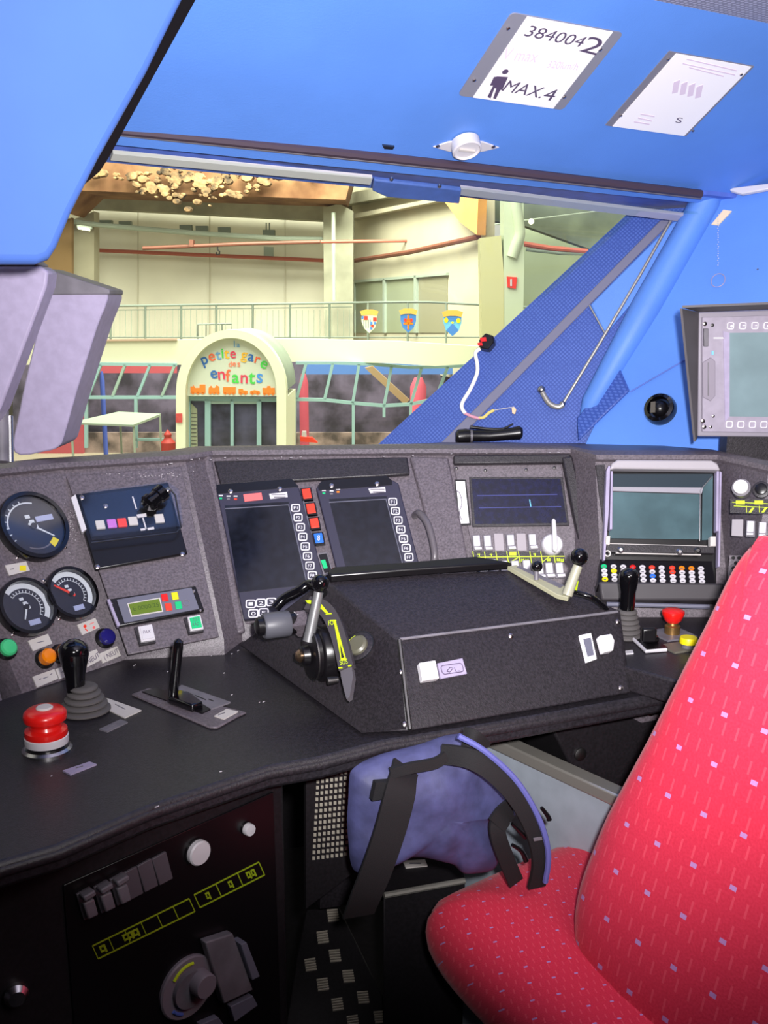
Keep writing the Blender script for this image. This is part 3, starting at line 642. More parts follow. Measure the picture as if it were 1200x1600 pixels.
shield(707, 505, 33, 41, mb_sky, 'sky blue shield with two yellow discs and a blue hill, rightmost on the railing', [(mb_blue, [sq(0, -.18, .4, .1), [(-.3, .28), (0, .0), (.3, .28), (0, .48)]]), (K['yellow'], [cir(-.3, -.12, .1), cir(.28, -.1, .1), cir(0, -.02, .06, .04)])])

# glazed play area behind the facade
o = M().pxp(hall(37), [(20, 560), (900, 560), (900, 760), (20, 760)], -.3, 0).build('wall_play_area', H['dark']); o['kind'] = ST
def frames(name, label, bars, k=31.9, extra=()):
    f = hall(k); t = thing(name, f.at(*f.px(bars[0][1][0][0], 700)), label, 'glazing')
    for (m_, pl, wd) in bars:
        for i in range(len(pl) - 1):
            (x0, y0), (x1, y1) = pl[i], pl[i + 1]; L = math.hypot(x1 - x0, y1 - y0); nx, ny = -(y1 - y0) / L * wd / 2, (x1 - x0) / L * wd / 2
            M().pxp(f, [(x0 - nx, y0 - ny), (x1 - nx, y1 - ny), (x1 + nx, y1 + ny), (x0 + nx, y0 + ny)], -.12, 0).build('mullion', m_, t)
    return t
F1, F2 = H['frame'], H['framepale']
bars = [(F1, [(60, 568), (276, 570)], 5), (F1, [(60, 621), (276, 621)], 5)]
for x0, x1 in ((120, 98), (157, 137), (195, 175), (234, 214), (273, 252)): bars.append((F2 if x0 in (195, 273) else F1, [(x0, 570), (x1, 620)], 4))
for x in (134, 212): bars.append((F1, [(x, 623), (x, 700)], 5))
bars.append((F1, [(210, 687), (256, 687)], 4))
frames('facade_glazing', 'turquoise framed slanted glazing left of the arched entrance', bars)
bars = [(F1, [(462, 567), (520, 567), (580, 569), (640, 574), (700, 573), (760, 570)], 5), (F1, [(458, 624), (507, 625), (552, 630), (600, 634), (640, 632), (700, 620)], 5)]
for p in (((478, 568), (463, 624)), ((520, 568), (507, 624)), ((561, 569), (551, 630)), ((612, 572), (600, 634)), ((659, 574), (642, 632)), ((700, 573), (680, 626))): bars.append((F1, list(p), 4.5))
for p in (((461, 626), (460, 700)), ((552, 631), (552, 700)), ((642, 634), (640, 700)), ((600, 634), (600, 652))): bars.append((F1, list(p), 4.5))
frames('facade_glazing', 'turquoise framed wavy glazing right of the arched entrance', bars, 31.5)
HP(36, [(60, 566), (276, 566), (276, 583), (60, 583)], 'valance', H['redroom'], .1); bpy.data.objects['valance']; tag(bpy.data.objects['valance'], 'red band hanging inside the glazing left of the arch', 'valance')
o = HP(36, [(478, 566), (760, 566), (760, 585), (478, 585)], 'valance', H['blueroom'], .1); tag(o, 'blue band hanging inside the glazing right of the arch', 'valance')
def column(k, x0, x1, y0, name, m, label):
    f = hall(k); a0, b0 = f.px(x0, y0); a1, b1 = f.px(x1, 760); c = f.at((a0 + a1) / 2, b1); f2 = Fr(c, (1, 0, 0), (0, 1, 0))
    o = M().lathe(f2, 0, 0, [((a1 - a0) / 2, 0), ((a1 - a0) / 2, b0 - b1 - .3), ((a1 - a0) / 4, b0 - b1)], 20).build(name, m); return tag(o, label, 'column')
column(34.5, 155, 172, 580, 'play_column', H['bluecol'], 'blue round pillar inside the left glazing')
column(34, 467, 484, 584, 'play_column', H['redcol'], 'red pink rounded pillar just right of the arch')
column(34, 641, 665, 590, 'play_column', H['redcol'], 'red pink pillar inside the right glazing by the blue pillar lining')
o = HP(35, [(570, 575), (582, 572), (640, 625), (632, 632)], 'slide_rail', H['tan'], .3); tag(o, 'tan diagonal beam inside the right glazing', 'beam')
o = HP(36.3, [(60, 640), (130, 640), (130, 760), (60, 760)], 'play_wall', H['redroom'], .3); tag(o, 'dark red play wall behind the display table', 'play wall')
o = HP(36.5, [(60, 676), (700, 676), (700, 760), (60, 760)], 'play_floor', mat('play_floor', (110, 96, 92), .9, var=.4, scale=1.5), .2); o['kind'] = ST
t = thing('canopy_table', hall(30).at(*hall(30).px(175, 740)), 'white framed square table with thin legs left of the arch', 'table')
f = hall(30); mb = M(); mb.add([f.at(*f.px(110, 660), 0), f.at(*f.px(165, 651), -1.5), f.at(*f.px(238, 653), -1.2), f.at(*f.px(212, 662), .3), f.at(*f.px(110, 663), 0), f.at(*f.px(165, 654), -1.5), f.at(*f.px(238, 657), -1.2), f.at(*f.px(212, 665), .3)], [(0, 1, 2, 3), (7, 6, 5, 4), (0, 3, 7, 4), (3, 2, 6, 7), (2, 1, 5, 6), (1, 0, 4, 5)]); mb.build('tabletop', H['railpale'], t)
for x, y, h in ((111, 661, 0), (168, 655, -1.4), (237, 656, -1.1), (211, 664, .2)):
    a, b = f.px(x, y); M().box(f, a - .03, a + .03, -5.1, b, h - .04, h).build('leg', H['railpale'], t)
f = hall(30.5); a, b = f.px(262, 676); 
o = M().lathe(Fr(f.at(a, b - 1.2), (1, 0, 0), (0, 1, 0)), 0, 0, [(.2, 0), (.22, .9), (.1, 1.05), (.12, 1.15), (0, 1.3)], 16).build('red_bollard', mat('dull_red', (170, 50, 44), .6)); tag(o, 'dull red bollard at the left foot of the arch', 'bollard')
for k, (x, y) in enumerate(((471, 684), (470, 690))):
    pass
t = thing('play_figure', hall(33).at(*hall(33).px(472, 690)), 'small red toy vehicle shape beside the red pillar', 'toy')
M().pxp(hall(31), [(469, 682), (488, 684), (496, 692), (469, 690)], -.2, 0).build('body', K['redkey'], t)
M().pxp(hall(31), [(472, 674), (478, 674), (479, 684), (471, 684)], -.15, -.03).build('cab', K['white'], t)

# arched entrance
ar = thing('arched_entrance', hall(28).at(*hall(28).px(360, 745)), 'cream arched entrance portal with a grey barrel roof behind', 'entrance')
f = hall(28)
def arc(cx, cy, rx, ry_, n=28, a0=180, a1=0): return [(cx + rx * math.cos(R(a0 + (a1 - a0) * i / n)), cy - ry_ * math.sin(R(a0 + (a1 - a0) * i / n))) for i in range(n + 1)]
Po = arc(361, 612, 86, 97); Pi = arc(361, 612, 71, 84)
out = [(275, 745)] + Po + [(447, 745)]; inn = [(290, 745)] + Pi + [(432, 745)]
vs, fs = [], []; n = len(out)
for q, h in ((out, 0), (inn, 0), (out, -.5), (inn, -.5)): vs += [f.at(*f.px(*p), h) for p in q]
for i in range(n - 1): fs += [(i, i + 1, n + i + 1, n + i), (2 * n + i, 3 * n + i, 3 * n + i + 1, 2 * n + i + 1), (i, 2 * n + i, 2 * n + i + 1, i + 1), (n + i, n + i + 1, 3 * n + i + 1, 3 * n + i)]
M().add(vs, fs).build('portal_ring', H['arch'], ar)
vs, fs = [], []
for h in (-.5, -3.3):
    for sc in (.985, .94): vs += [f.at(*[c for c in f.px(361 + (p[0] - 361) * sc, 612 + (p[1] - 612) * sc)], h) for p in arc(361, 612, 86, 97)]
m_ = 29
for i in range(m_ - 1): fs += [(i, i + 1, 2 * m_ + i + 1, 2 * m_ + i), (m_ + i, 3 * m_ + i, 3 * m_ + i + 1, m_ + i + 1), (2 * m_ + i, 2 * m_ + i + 1, 3 * m_ + i + 1, 3 * m_ + i)]
M().add(vs, fs).build('barrel_roof', H['barrel'], ar)
M().pxp(f, [(436, 622), (446, 622), (446, 745), (436, 745)], -3.3, -.5).build('side_wall', H['arch'], ar)
M().pxp(f, [(276, 622), (286, 622), (286, 745), (276, 745)], -4.0, -.5).build('side_wall', H['arch'], ar)
o = HP(0, [(275, 646), (285, 646), (285, 660), (275, 660)], 'notice', K['pink'], .0, fr=f.lift(.03), h=.02); tag(o, 'small red notice on the left leg of the arch', 'notice')
sb = sub('sign_board', hall(28.3).at(*hall(28.3).px(361, 619)), ar); sb['label'] = 'arched white sign reading la petite gare des enfants with an orange train'
f = hall(28.3); M().pxp(f, [(289, 619)] + arc(361, 612, 72, 85) + [(433, 619)], -.1, 0).build('board', H['board'], sb)
LC = {'b': (44, 108, 190), 'l': (110, 170, 226), 'o': (250, 112, 72), 'r': (226, 64, 96), 'g': (78, 214, 84), 'y': (248, 190, 56), 's': (250, 136, 104), 'k': (76, 152, 240)}
LM = {k: mat('letter_' + k, v, .7) for k, v in LC.items()}
def L(ch, zx, zy, hz_, rot, c, bold=.012): M().letter(f, ch, 270 + zx * .15, 510 + zy * .15, hz_ * .15, rot, .02, bold).build('letter', LM[c], sb)
for a in (('l', 642, 182, 66, 0, 'l'), ('a', 682, 198, 40, 0, 'l'), ('p', 340, 372, 112, 22, 'b'), ('e', 408, 322, 78, 14, 'o'), ('t', 474, 302, 92, 8, 'l'), ('i', 518, 280, 98, 4, 'g'), ('t', 562, 290, 92, 0, 'y'), ('e', 628, 295, 72, 0, 'r'),
          ('g', 742, 322, 106, -8, 'y'), ('a', 815, 326, 76, -12, 'b'), ('r', 882, 352, 72, -20, 'o'), ('e', 950, 398, 82, -26, 'g'), ('d', 598, 392, 58, 0, 's'), ('e', 640, 396, 44, 0, 's'), ('s', 688, 398, 46, 0, 's'),
          ('e', 430, 500, 84, 6, 'b'), ('n', 508, 512, 86, 4, 'r'), ('f', 576, 512, 128, 0, 'o'), ('a', 654, 546, 88, -2, 'g'), ('n', 744, 548, 88, -2, 'r'), ('t', 824, 540, 118, -4, 'g'), ('s', 905, 540, 96, -6, 'k')): L(*a)
mo = mat('train_orange', (252, 140, 50), .7)
for q in ([(185, 625), (215, 625), (215, 610), (235, 640), (280, 640), (280, 605), (340, 605), (340, 695), (185, 695)], [(375, 640), (400, 615), (415, 640), (440, 640), (455, 612), (480, 625), (490, 695), (372, 695)], [(525, 632), (655, 632), (655, 698), (525, 698)], [(685, 650), (730, 650), (735, 665), (780, 672), (780, 700), (685, 698)], [(805, 675), (850, 662), (905, 675), (910, 700), (805, 700)], [(935, 640), (980, 640), (985, 620), (1015, 620), (1020, 640), (1062, 640), (1065, 705), (940, 705)]):
    mb = M(); mb.pxp(f, [(270 + x * .15, 510 + y * .15) for x, y in q], 0, .02)
    x0 = min(p[0] for p in q); x1 = max(p[0] for p in q); y1 = max(p[1] for p in q); nW = 3 if x1 - x0 > 110 else 2
    for i in range(nW): a, b = f.px(270 + (x0 + (x1 - x0) * (i + .5) / nW) * .15, 510 + y1 * .15); mb.cyl(f, a, b, .035, 0, .02, 12)
    mb.build('train_silhouette', mo, sb)
# doors under the arch
dr = sub('entrance_door', hall(28.5).at(*hall(28.5).px(361, 745)), ar); dr['label'] = 'turquoise framed glass doors'
f = hall(28.5)
M().pxp(f, [(288, 619), (434, 621), (434, 628), (288, 626)], -.12, .0).build('frame_head', F1, dr)
for x0, x1 in ((289, 297), (320, 329), (360, 365), (401, 408)): M().pxp(f, [(x0, 624), (x1, 624), (x1, 745), (x0, 745)], -.12, 0).build('frame_post', F1, dr)
M().pxp(f, [(328, 627), (401, 627), (401, 631), (328, 631)], -.1, -.02).build('frame_head', F2, dr)
for x0, x1 in ((296, 320), (329, 361), (365, 402), (408, 434)): M().pxp(f, [(x0, 626), (x1, 626), (x1, 745), (x0, 745)], -.16, -.12).build('pane', H['darkglass'], dr)
f = hall(28.5); a, b = f.px(300, 690)
t = dr
M().pxp(f, [(297, 630), (307, 640), (308, 745), (297, 745)], -.115, -.1).build('slatted_panel', mat('locker_cream', (170, 176, 150), .8), t)
for i in range(9): M().pxp(f, [(298, 646 + i * 6), (306, 646 + i * 6), (306, 647 + i * 6), (298, 647 + i * 6)], -.1, -.09).build('slot', H['dark'], t)
# ---------------------------------------------------------------- instruments on the console
def P2(fr, pts, h0, h1): return M().pxp(fr, pts, h0, h1)
def cpx(pts, x, y, k=1): return [(x + p[0] * k, y + p[1] * k) for p in pts]
def center(fr, x, y, h=0): return w3(fr, x, y, h)
def screwp(fr, x, y, parent, r=.004, h=.003, m='screw'):
    a, b = fr.px(x, y, h); return M().lathe(fr, a, b, [(r, h), (r, h + .0015), (r * .5, h + .0025)], 14).build('screw', K[m], parent)
dial = mat('gauge_dial', (34, 36, 50), .5); dialw = mat('gauge_scale_white', (214, 220, 228), .5)
glass = bpy.data.materials.new('gauge_glass'); glass.use_nodes = True; nt = glass.node_tree; nt.nodes.clear()
o_ = nt.nodes.new('ShaderNodeOutputMaterial'); mx = nt.nodes.new('ShaderNodeMixShader'); tr = nt.nodes.new('ShaderNodeBsdfTransparent'); gl = nt.nodes.new('ShaderNodeBsdfGlossy'); mx.inputs[0].default_value = .06; gl.inputs['Roughness'].default_value = .08
nt.links.new(tr.outputs[0], mx.inputs[1]); nt.links.new(gl.outputs[0], mx.inputs[2]); nt.links.new(mx.outputs[0], o_.inputs[0])
def gauge(x, y, r, label, needles, scale, arcs, box):
    fr = PG; a, b = fr.px(x, y); t = thing('pressure_gauge', fr.at(a, b), label, 'gauge')
    M().lathe(fr, a, b, [(r * 1.0, 0), (r * 1.0, .012), (r * .97, .016), (r * .86, .016), (r * .84, .008)], 48, cap=False).build('bezel', K['blackgloss'], t)
    M().cyl(fr, a, b, r * .87, .002, .005, 40).build('dial', dial, t)
    for (r0, r1, a0, a1, m_) in arcs:
        n = 24; vs, fs = [], []
        for i in range(n + 1):
            q = R(a0 + (a1 - a0) * i / n); vs += [fr.at(a + r * r0 * math.cos(q), b + r * r0 * math.sin(q), .0056), fr.at(a + r * r1 * math.cos(q), b + r * r1 * math.sin(q), .0056)]
        for i in range(n): fs.append((2 * i, 2 * i + 1, 2 * i + 3, 2 * i + 2))
        M().add(vs, fs).build('scale', m_, t)
    for (q, r0, r1, wd) in scale:
        q = R(q); d = Vector((math.cos(q), math.sin(q))); n_ = Vector((-d.y, d.x)) * wd * r
        p0 = Vector((a, b)) + d * r0 * r; p1 = Vector((a, b)) + d * r1 * r
        M().prism(fr, [tuple(p0 - n_), tuple(p1 - n_), tuple(p1 + n_), tuple(p0 + n_)], .0056, .0062).build('tick', dialw, t)
    for (q, r1, wd, m_) in needles:
        q = R(q); d = Vector((math.cos(q), math.sin(q))); n_ = Vector((-d.y, d.x)) * wd * r; c = Vector((a, b)); p1 = c + d * r1 * r; p0 = c - d * .15 * r
        M().prism(fr, [tuple(p0 - n_), tuple(p1 - n_ * .5), tuple(p1 + n_ * .5), tuple(p0 + n_)], .0075, .0085).build('needle', m_, t)
    M().cyl(fr, a, b, r * .09, .005, .010, 16).build('hub', K['black'], t)
    (ba, bb, bw, bh) = box
    M().box(fr, a + ba * r - bw * r, a + ba * r + bw * r, b + bb * r - bh * r, b + bb * r + bh * r, .0055, .0068).build('value_box', mat('value_window', (170, 178, 214), .5), t)
    for i, (dx, dy) in enumerate(((-.05, .3), (.02, .14), (.08, -.02))): M().box(fr, a + dx * r - .07 * r, a + dx * r + .07 * r, b + dy * r - .05 * r, b + dy * r + .05 * r, .0055, .0064).build('digit', dialw, t)
    M().cyl(fr, a, b, r * .85, .0125, .0135, 40).build('glass', glass, t)
    for q in (45, 135, 225, 315):
        q = R(q); M().lathe(fr, a + r * 1.04 * math.cos(q), b + r * 1.04 * math.sin(q), [(.0025, 0), (.0025, .002), (.001, .003)], 10).build('screw', K['screw'], t)
    return t
gauge(49, 825, .062, 'largest black round gauge at the upper left of the console, with a yellow mark', [(-38, .62, .03, dialw)], [(q, .68, .78, .012) for q in range(100, 220, 15)], [(.68, .72, 70, 175, dialw), (.6, .78, -60, -40, K['yellow']), (.62, .66, 240, 300, K['greydark'])], (.42, .18, .26, .08))
gauge(108, 930, .047, 'small round gauge with an orange red needle, nearest the keypad display', [(140, .68, .05, K['redkey'])], [(q, .5, .6, .012) for q in range(-40, 130, 12)], [(.66, .84, -40, 128, dialw), (.5, .52, -40, 128, dialw)], (.1, -.55, .2, .09))
gauge(38, 951, .049, 'small round gauge with a white needle below the large gauge', [(-118, .45, .04, dialw)], [(q, .5, .6, .012) for q in range(-40, 130, 12)], [(.66, .84, -40, 128, dialw), (.5, .52, -40, 128, dialw)], (.1, -.55, .2, .09))
# label plates on the gauge panel
def plate(fr, pts, label, m='cream', mark=None, name='label_plate', h=.002, group=None, cat='label'):
    cx = sum(p[0] for p in pts) / len(pts); cy = sum(p[1] for p in pts) / len(pts)
    t = thing(name, center(fr, cx, cy), label, cat, group)
    M().pxp(fr, pts, 0, h).build('plate', K[m] if isinstance(m, str) else m, t)
    if mark:
        for (mm, q) in mark: M().pxp(fr, cpx(q, cx, cy), h, h + .0006).build('mark', K[mm], t)
    return t
ln = lambda x0, y0, x1, y1, w_=1.2: [(x0, y0 - w_ / 2), (x1, y1 - w_ / 2), (x1, y1 + w_ / 2), (x0, y0 + w_ / 2)]
plate(PG, [(7, 884), (40, 878), (46, 892), (14, 900)], 'cream label with a yellow mark just below the largest gauge', mark=[('yellow', sq(8, 0, 5, 4)), ('greydark', ln(-12, 2, -6, 1))])
plate(PG, [(43, 1002), (74, 991), (81, 1006), (51, 1018)], 'blank cream label below the white needle gauge', mark=[('slate', ln(-6, 1, 6, -2))])
plate(PG, [(120, 977), (148, 966), (155, 981), (128, 993)], 'cream label with red printing below the red needle gauge', mark=[('redkey', cir(-6, 0, 2.6)), ('redkey', ln(-6, 4, -2, 7, 2)), ('pink', ln(1, -3, 8, -6)), ('pink', cir(8, 2, 2.2))])
plate(PG, [(50, 1058), (84, 1046), (90, 1061), (57, 1075)], 'cream label with tiny arrows below the orange lamp', mark=[('ink', ln(-10, 3, -7, 1)), ('ink', ln(7, -5, 10, -7)), ('slate', ln(-4, 1, 4, -2))])
plate(PG, [(86, 1046), (103, 1040), (108, 1056), (92, 1062)], 'short cream label half hidden behind the tall black lever grip', mark=[('slate', ln(-2, 0, 4, -2))])
for pts, lb, s_ in (([(126, 1024), (150, 1015), (158, 1031), (134, 1044)], 'cream lettered label beside the tall black lever grip', 'NEUT'), ([(154, 1022), (182, 1010), (188, 1025), (160, 1037)], 'cream lettered label with a bracket sign below the dark blue lamp', '( NEUT')):
    t = plate(PG, pts, lb); x0, y0 = pts[3]; x1, y1 = pts[2]
    M().text(PG, s_, (x0 + 3, y0 - 5), (x1 - 3, y1 - 4.5), (x0, y0 - 12), .0028).build('lettering', K['ink'], t)
plate(PG, [(112, 1000), (124, 994), (129, 1001), (118, 1007)], 'small grey label above the tall black lever grip', 'greydark')
def lamp(fr, x, y, r, m, label, name='push_button', cat='button', hh=.012, collar=True, group=None):
    a, b = fr.px(x, y); t = thing(name, fr.at(a, b), label, cat, group)
    if collar: M().lathe(fr, a, b, [(r * 1.3, 0), (r * 1.3, .003), (r * 1.1, .006)], 28).build('collar', K['black'], t)
    M().lathe(fr, a, b, [(r, .003), (r, hh), (r * .8, hh + .003), (r * .3, hh + .004)], 28).build('lens', K[m], t)
    return t
lamp(PG, 9, 1015, .0135, 'greenlamp', 'round green lamp button at the far left edge of the console')
lamp(PG, 69, 1030, .0125, 'orange', 'round glowing orange lamp button below the gauges', hh=.018)
lamp(PG, 163, 998, .0135, 'navy', 'round dark blue lamp button above the bracket label', hh=.014)
lamp(PG, 93, 1022, .0125, 'brown', 'round brown amber lamp button behind the tall lever grip', hh=.016)

# covered switch panel
FM = PM.lift(.003)
t = thing('covered_switch_panel', center(FM, 195, 830), 'glossy black switch panel with a clear lid and five small square keys', 'panel')
P2(FM, [(113, 776), (262, 757), (292, 868), (149, 893)], 0, .008).build('base', K['black'], t, bevel=.002)
P2(FM, [(120, 780), (258, 762), (276, 774), (283, 826), (276, 832), (143, 848)], .008, .022).build('lid', glass, t)
M().tube([w3(FM, *p, .022) for p in ((143, 848), (276, 832), (283, 824), (274, 774), (266, 764))], .0014, 6).build('lid_edge', K['darksteel'], t)
P2(FM, [(110, 783), (117, 778), (134, 832), (127, 837)], .004, .012).build('label_strip', K['white'], t)
for x, y, m_ in ((155, 825, 'cream'), (173, 823, 'violet'), (189, 821.5, 'redkey'), (206, 819, 'cream'), (247, 815, 'cream')):
    P2(FM, [(x - 8, y - 6), (x + 6, y - 7), (x + 9, y + 6), (x - 5, y + 7)], .008, .013).build('key', K[m_], t, bevel=.001)
for q in ([(205, 780), (207, 779.6), (213, 799), (211, 799.5)], [(221, 813), (223, 812.6), (228, 830), (226, 830.5)], [(212, 808), (227, 806), (228, 811), (214, 813)], [(218, 830), (225, 829), (226, 832), (219, 833)], [(229, 829), (239, 827), (240, 830.5), (230, 832)]): P2(FM, q, .008, .0092).build('marking', K['white'], t)
for x, y in ((128, 778), (285, 866), (152, 886), (165, 791), (263, 769)): screwp(FM, x, y, t, .0042, .0085)
t = thing('clamp_knob', center(FM, 225, 785, .02), 'black ribbed knob clamped on the corner of the clear lid', 'knob')
c0, c1 = w3(FM, 216, 800, .03), w3(FM, 250, 772, .035); d = (c1 - c0)
M().tube([c0, c0 + d * .35], [.004, .012], 14).build('stem', glass, t)
M().tube([c0 + d * .35, c0 + d * .45, c0 + d * .6, c0 + d * .62, c0 + d * .85, c0 + d * .9, c0 + d * 1.15, c0 + d * 1.2], [.012, .0165, .0165, .013, .013, .0155, .0155, .010], 22).build('grip', K['blackgloss'], t)
M().sphere(w3(FM, 262, 767, .035), .006, 12).build('end_stud', K['steel'], t)

# keypad with display
t = thing('keypad_display', center(FM, 243, 950), 'grey keypad with a green display and four coloured keys', 'keypad')
P2(FM, [(168, 940), (304, 919), (318, 958), (183, 983)], 0, .010).build('frame', K['black'], t, bevel=.002)
P2(FM, [(181, 942), (297, 923), (309, 956), (193, 978)], .010, .0125).build('face', K['slate'], t)
P2(FM, [(197, 948), (248, 939), (253, 961), (203, 969)], .0125, .0135).build('display_rim', K['cream'], t)
P2(FM, [(199, 949.5), (246.5, 941), (251, 959.5), (204.5, 967)], .0135, .0142).build('display', K['olive'], t)
M().text(FM, 'E 0000.25', (207, 960), (247, 953), (205, 954), .0145).build('lettering', mat('lcd_dark', (60, 84, 20), .5), t)
for x, y, m_ in ((255, 939, 'red'), (271, 936.5, 'yellow'), (261, 953.5, 'redkey'), (276.5, 951, 'green')): P2(FM, [(x - 6, y - 5), (x + 4, y - 6.5), (x + 6.5, y + 5), (x - 3.5, y + 6.5)], .0125, .0145).build('key', K[m_], t, bevel=.0008)
a, b = FM.px(291, 942, .0125); M().ring(FM, a, b, .005, .006, .0125, .0135, 20).build('ring_mark', K['greydark'], t)
P2(FM, [(166, 942), (170, 941), (186, 982), (182, 984)], .006, .013).build('edge_strip', K['violet'] if 0 else K['greycase'], t)
for x, y in ((174, 944), (186, 975), (303, 924), (313, 954)): screwp(FM, x, y, t, .0025, .010)
def sqbutton(fr, x, y, s, m, label, text=None):
    t = thing('square_button', center(fr, x, y), label, 'button')
    P2(fr, [(x - s * .62 - 3, y - s * .48), (x + s * .38, y - s * .66), (x + s * .66, y + s * .5), (x - s * .4, y + s * .7)], 0, .006).build('housing', K['console_dark'], t)
    P2(fr, [(x - s * .56, y - s * .42), (x + s * .36, y - s * .6), (x + s * .6, y + s * .42), (x - s * .34, y + s * .58)], .006, .013).build('rim', K['white'], t, bevel=.001)
    P2(fr, [(x - s * .42, y - s * .32), (x + s * .28, y - s * .46), (x + s * .47, y + s * .32), (x - s * .24, y + s * .44)], .013, .0145).build('cap', K[m], t)
    if text:
        k = 3 if '\n' in text else 0
        for i, ln_ in enumerate(text.split('\n')): M().text(fr, ln_, (x - s * .22, y + 2 - k + i * 7), (x + s * .25, y - k + i * 7), (x - s * .22, y - 3 - k + i * 7), .0148).build('lettering', K['ink'], t)
sqbutton(FM, 227, 994, 24, 'white', 'white lettered square button below the keypad', 'PAX')
sqbutton(FM, 303, 978, 22, 'green', 'green lettered square button below the right end of the keypad', 'TEST\nRAD')

# two driver screens
def skey(fr, cx, cy, w_, h_, sk, h, parent, txt=None):
    """outlined square key: frame, dark face, printed sign"""
    a, b = fr.px(cx, cy, h); a2 = w_ / 2; b2 = h_ / 2; r = rrect(w_, h_, min(w_, h_) * .22, 3); ri = rrect(w_ * .78, h_ * .78, min(w_, h_) * .16, 3); n = len(r)
    vs = [fr.at(a + p[0], b + p[1], h) for p in r] + [fr.at(a + p[0], b + p[1], h) for p in ri] + [fr.at(a + p[0], b + p[1], h + .0022) for p in r] + [fr.at(a + p[0], b + p[1], h + .0022) for p in ri]; fs = []
    for i in range(n): j = (i + 1) % n; fs += [(2 * n + i, 2 * n + j, 3 * n + j, 3 * n + i), (i, j, 2 * n + j, 2 * n + i), (n + i, 3 * n + i, 3 * n + j, n + j)]
    k = M().add(vs, fs).build('function_key', K['whiteglow'], parent)
    if txt: M().text(fr, txt, (a - w_ * .22, b - h_ * .2), (a + w_ * .22, b - h_ * .2), (a - w_ * .22, b + h_ * .2), h + .001, px=False).build('lettering', K['whiteglow'], k)
    return k
FS = PS.lift(.002)
def screen(label, out, scr, keys, leds, wl, ledm, extra=None):
    cx = sum(p[0] for p in out) / len(out); cy = sum(p[1] for p in out) / len(out)
    t = thing('driver_screen', center(FS, cx, cy), label, 'screen')
    P2(FS, out, 0, .014).build('bezel', K['bezel'], t, bevel=.002)
    P2(FS, scr, .014, .0148).build('display', K['screen'], t)
    mb = [scr[0], scr[1], scr[2]]
    M().tube([w3(FS, *p, .0155) for p in mb], .0012, 6).build('display_edge', K['slate'], t)
    for i, (x, y) in enumerate(keys): skey(FS, x, y, .0165, .0155, 0, .0142, t, 'F%d' % (i + 1))
    P2(FS, wl, .014, .0152).build('label_strip', K['white'], t)
    cxw = sum(p[0] for p in wl) / 4; cyw = sum(p[1] for p in wl) / 4
    P2(FS, cpx(sq(0, -1.2, 11, .5), cxw, cyw), .0152, .0156).build('print_line', K['greydark'], t); P2(FS, cpx(sq(2, 3, 9, .8), cxw, cyw), .0152, .0156).build('print_line', K['greydark'], t)
    for (x, y), m_ in zip(leds, ledm): P2(FS, cpx(sq(0, 0, 2.2, 1.1), x, y), .014, .0155).build('indicator', K[m_], t); P2(FS, cpx(sq(0, 0, 3, .8), x, y - 4.5), .014, .0148).build('print_line', K['whiteglow'], t)
    return t
k1 = [(462 + (488 - 462) * i / 7, 794 + (899.5 - 794) * i / 7) for i in range(8)]
t = screen('left driver screen with a pink label, function keys and a lower key row', [(338, 766), (456, 757), (468, 768), (512, 925), (500, 960), (382, 972)], [(352, 795), (451, 789), (490, 945), (379, 963)][:4] if 0 else [(352, 795), (451, 789), (481, 918), (374, 930)], k1, [(346, 784), (358, 785), (369, 785)], [(421, 777), (449, 774), (450, 782), (423, 785)], ['green', 'greydark', 'redkey'])
P2(FS, [(381, 778), (409, 775), (411, 786), (383, 789)], .014, .0152).build('warning_label', K['pink'], t)
for i, (x, y) in enumerate([(392, 944), (408, 942.5), (424, 941), (396, 959), (412, 957.5)]): skey(FS, x, y, .018, .0155, 0, .0142, t, '1230 '[i] if i < 4 else '5')
M().tube([w3(FS, 472, 775, .012), w3(FS, 505, 915, .012)], .002, 6).build('edge_strip', K['slate'], t)
P2(FS, [(339, 763), (456, 754), (467, 766), (341, 777)], .0145, .016).build('top_cap', K['black'], t)
for x, y in ((360, 768), (437, 764)): screwp(FS, x, y, t, .0045, .016)
k2 = [(613.5 + (643 - 613.5) * i / 7, 784.5 + (885.5 - 784.5) * i / 7) for i in range(8)]
t = screen('right driver screen with function keys down its right side', [(494, 768), (500, 758), (603, 750), (622, 760), (664, 925), (536, 935)], [(514, 785), (603, 780), (632, 892), (542, 900)], k2, [(506, 776), (518, 777), (528, 774)], [(575, 769), (601, 766), (602, 774), (578, 776)], ['green', 'greydark', 'orange'])
P2(FS, [(497, 766), (503, 757), (603, 749), (612, 757), (612, 763), (498, 772)], .0145, .016).build('top_cap', K['black'], t)
for x, y in ((518, 759), (589, 756)): screwp(FS, x, y, t, .0045, .016)
# strip of lit buttons between the screens
for x, y, m_, lb in ((479, 778, 'redkey', 'topmost red square button between the two driver screens'), (485.5, 801, 'redkey', 'second red square button down between the two driver screens'), (491, 823.5, 'redkey', 'lowest red square button, just above the blue one between the screens'), (497.5, 847, 'bluekey', 'blue square button below the three red ones between the screens')):
    t = thing('square_button', center(FS, x, y), lb, 'button')
    P2(FS, [(x - 9.5, y - 9), (x + 7.5, y - 10.5), (x + 11, y + 8.5), (x - 6, y + 10)], .010, .0165).build('housing', K['black'], t)
    P2(FS, [(x - 7.5, y - 7), (x + 5.5, y - 8.5), (x + 8.5, y + 6.5), (x - 4.5, y + 8)], .0165, .019).build('cap', K[m_], t, bevel=.0008)
    if m_ == 'bluekey': M().text(FS, '8', (x - 1.5, y + 4), (x + 2.5, y + 3.6), (x - 1.5, y - 4), .0195).build('lettering', K['white'], t)
t = thing('rocker_switch', center(FS, 507, 888), 'small rocker switch with a green window between the driver screens', 'switch')
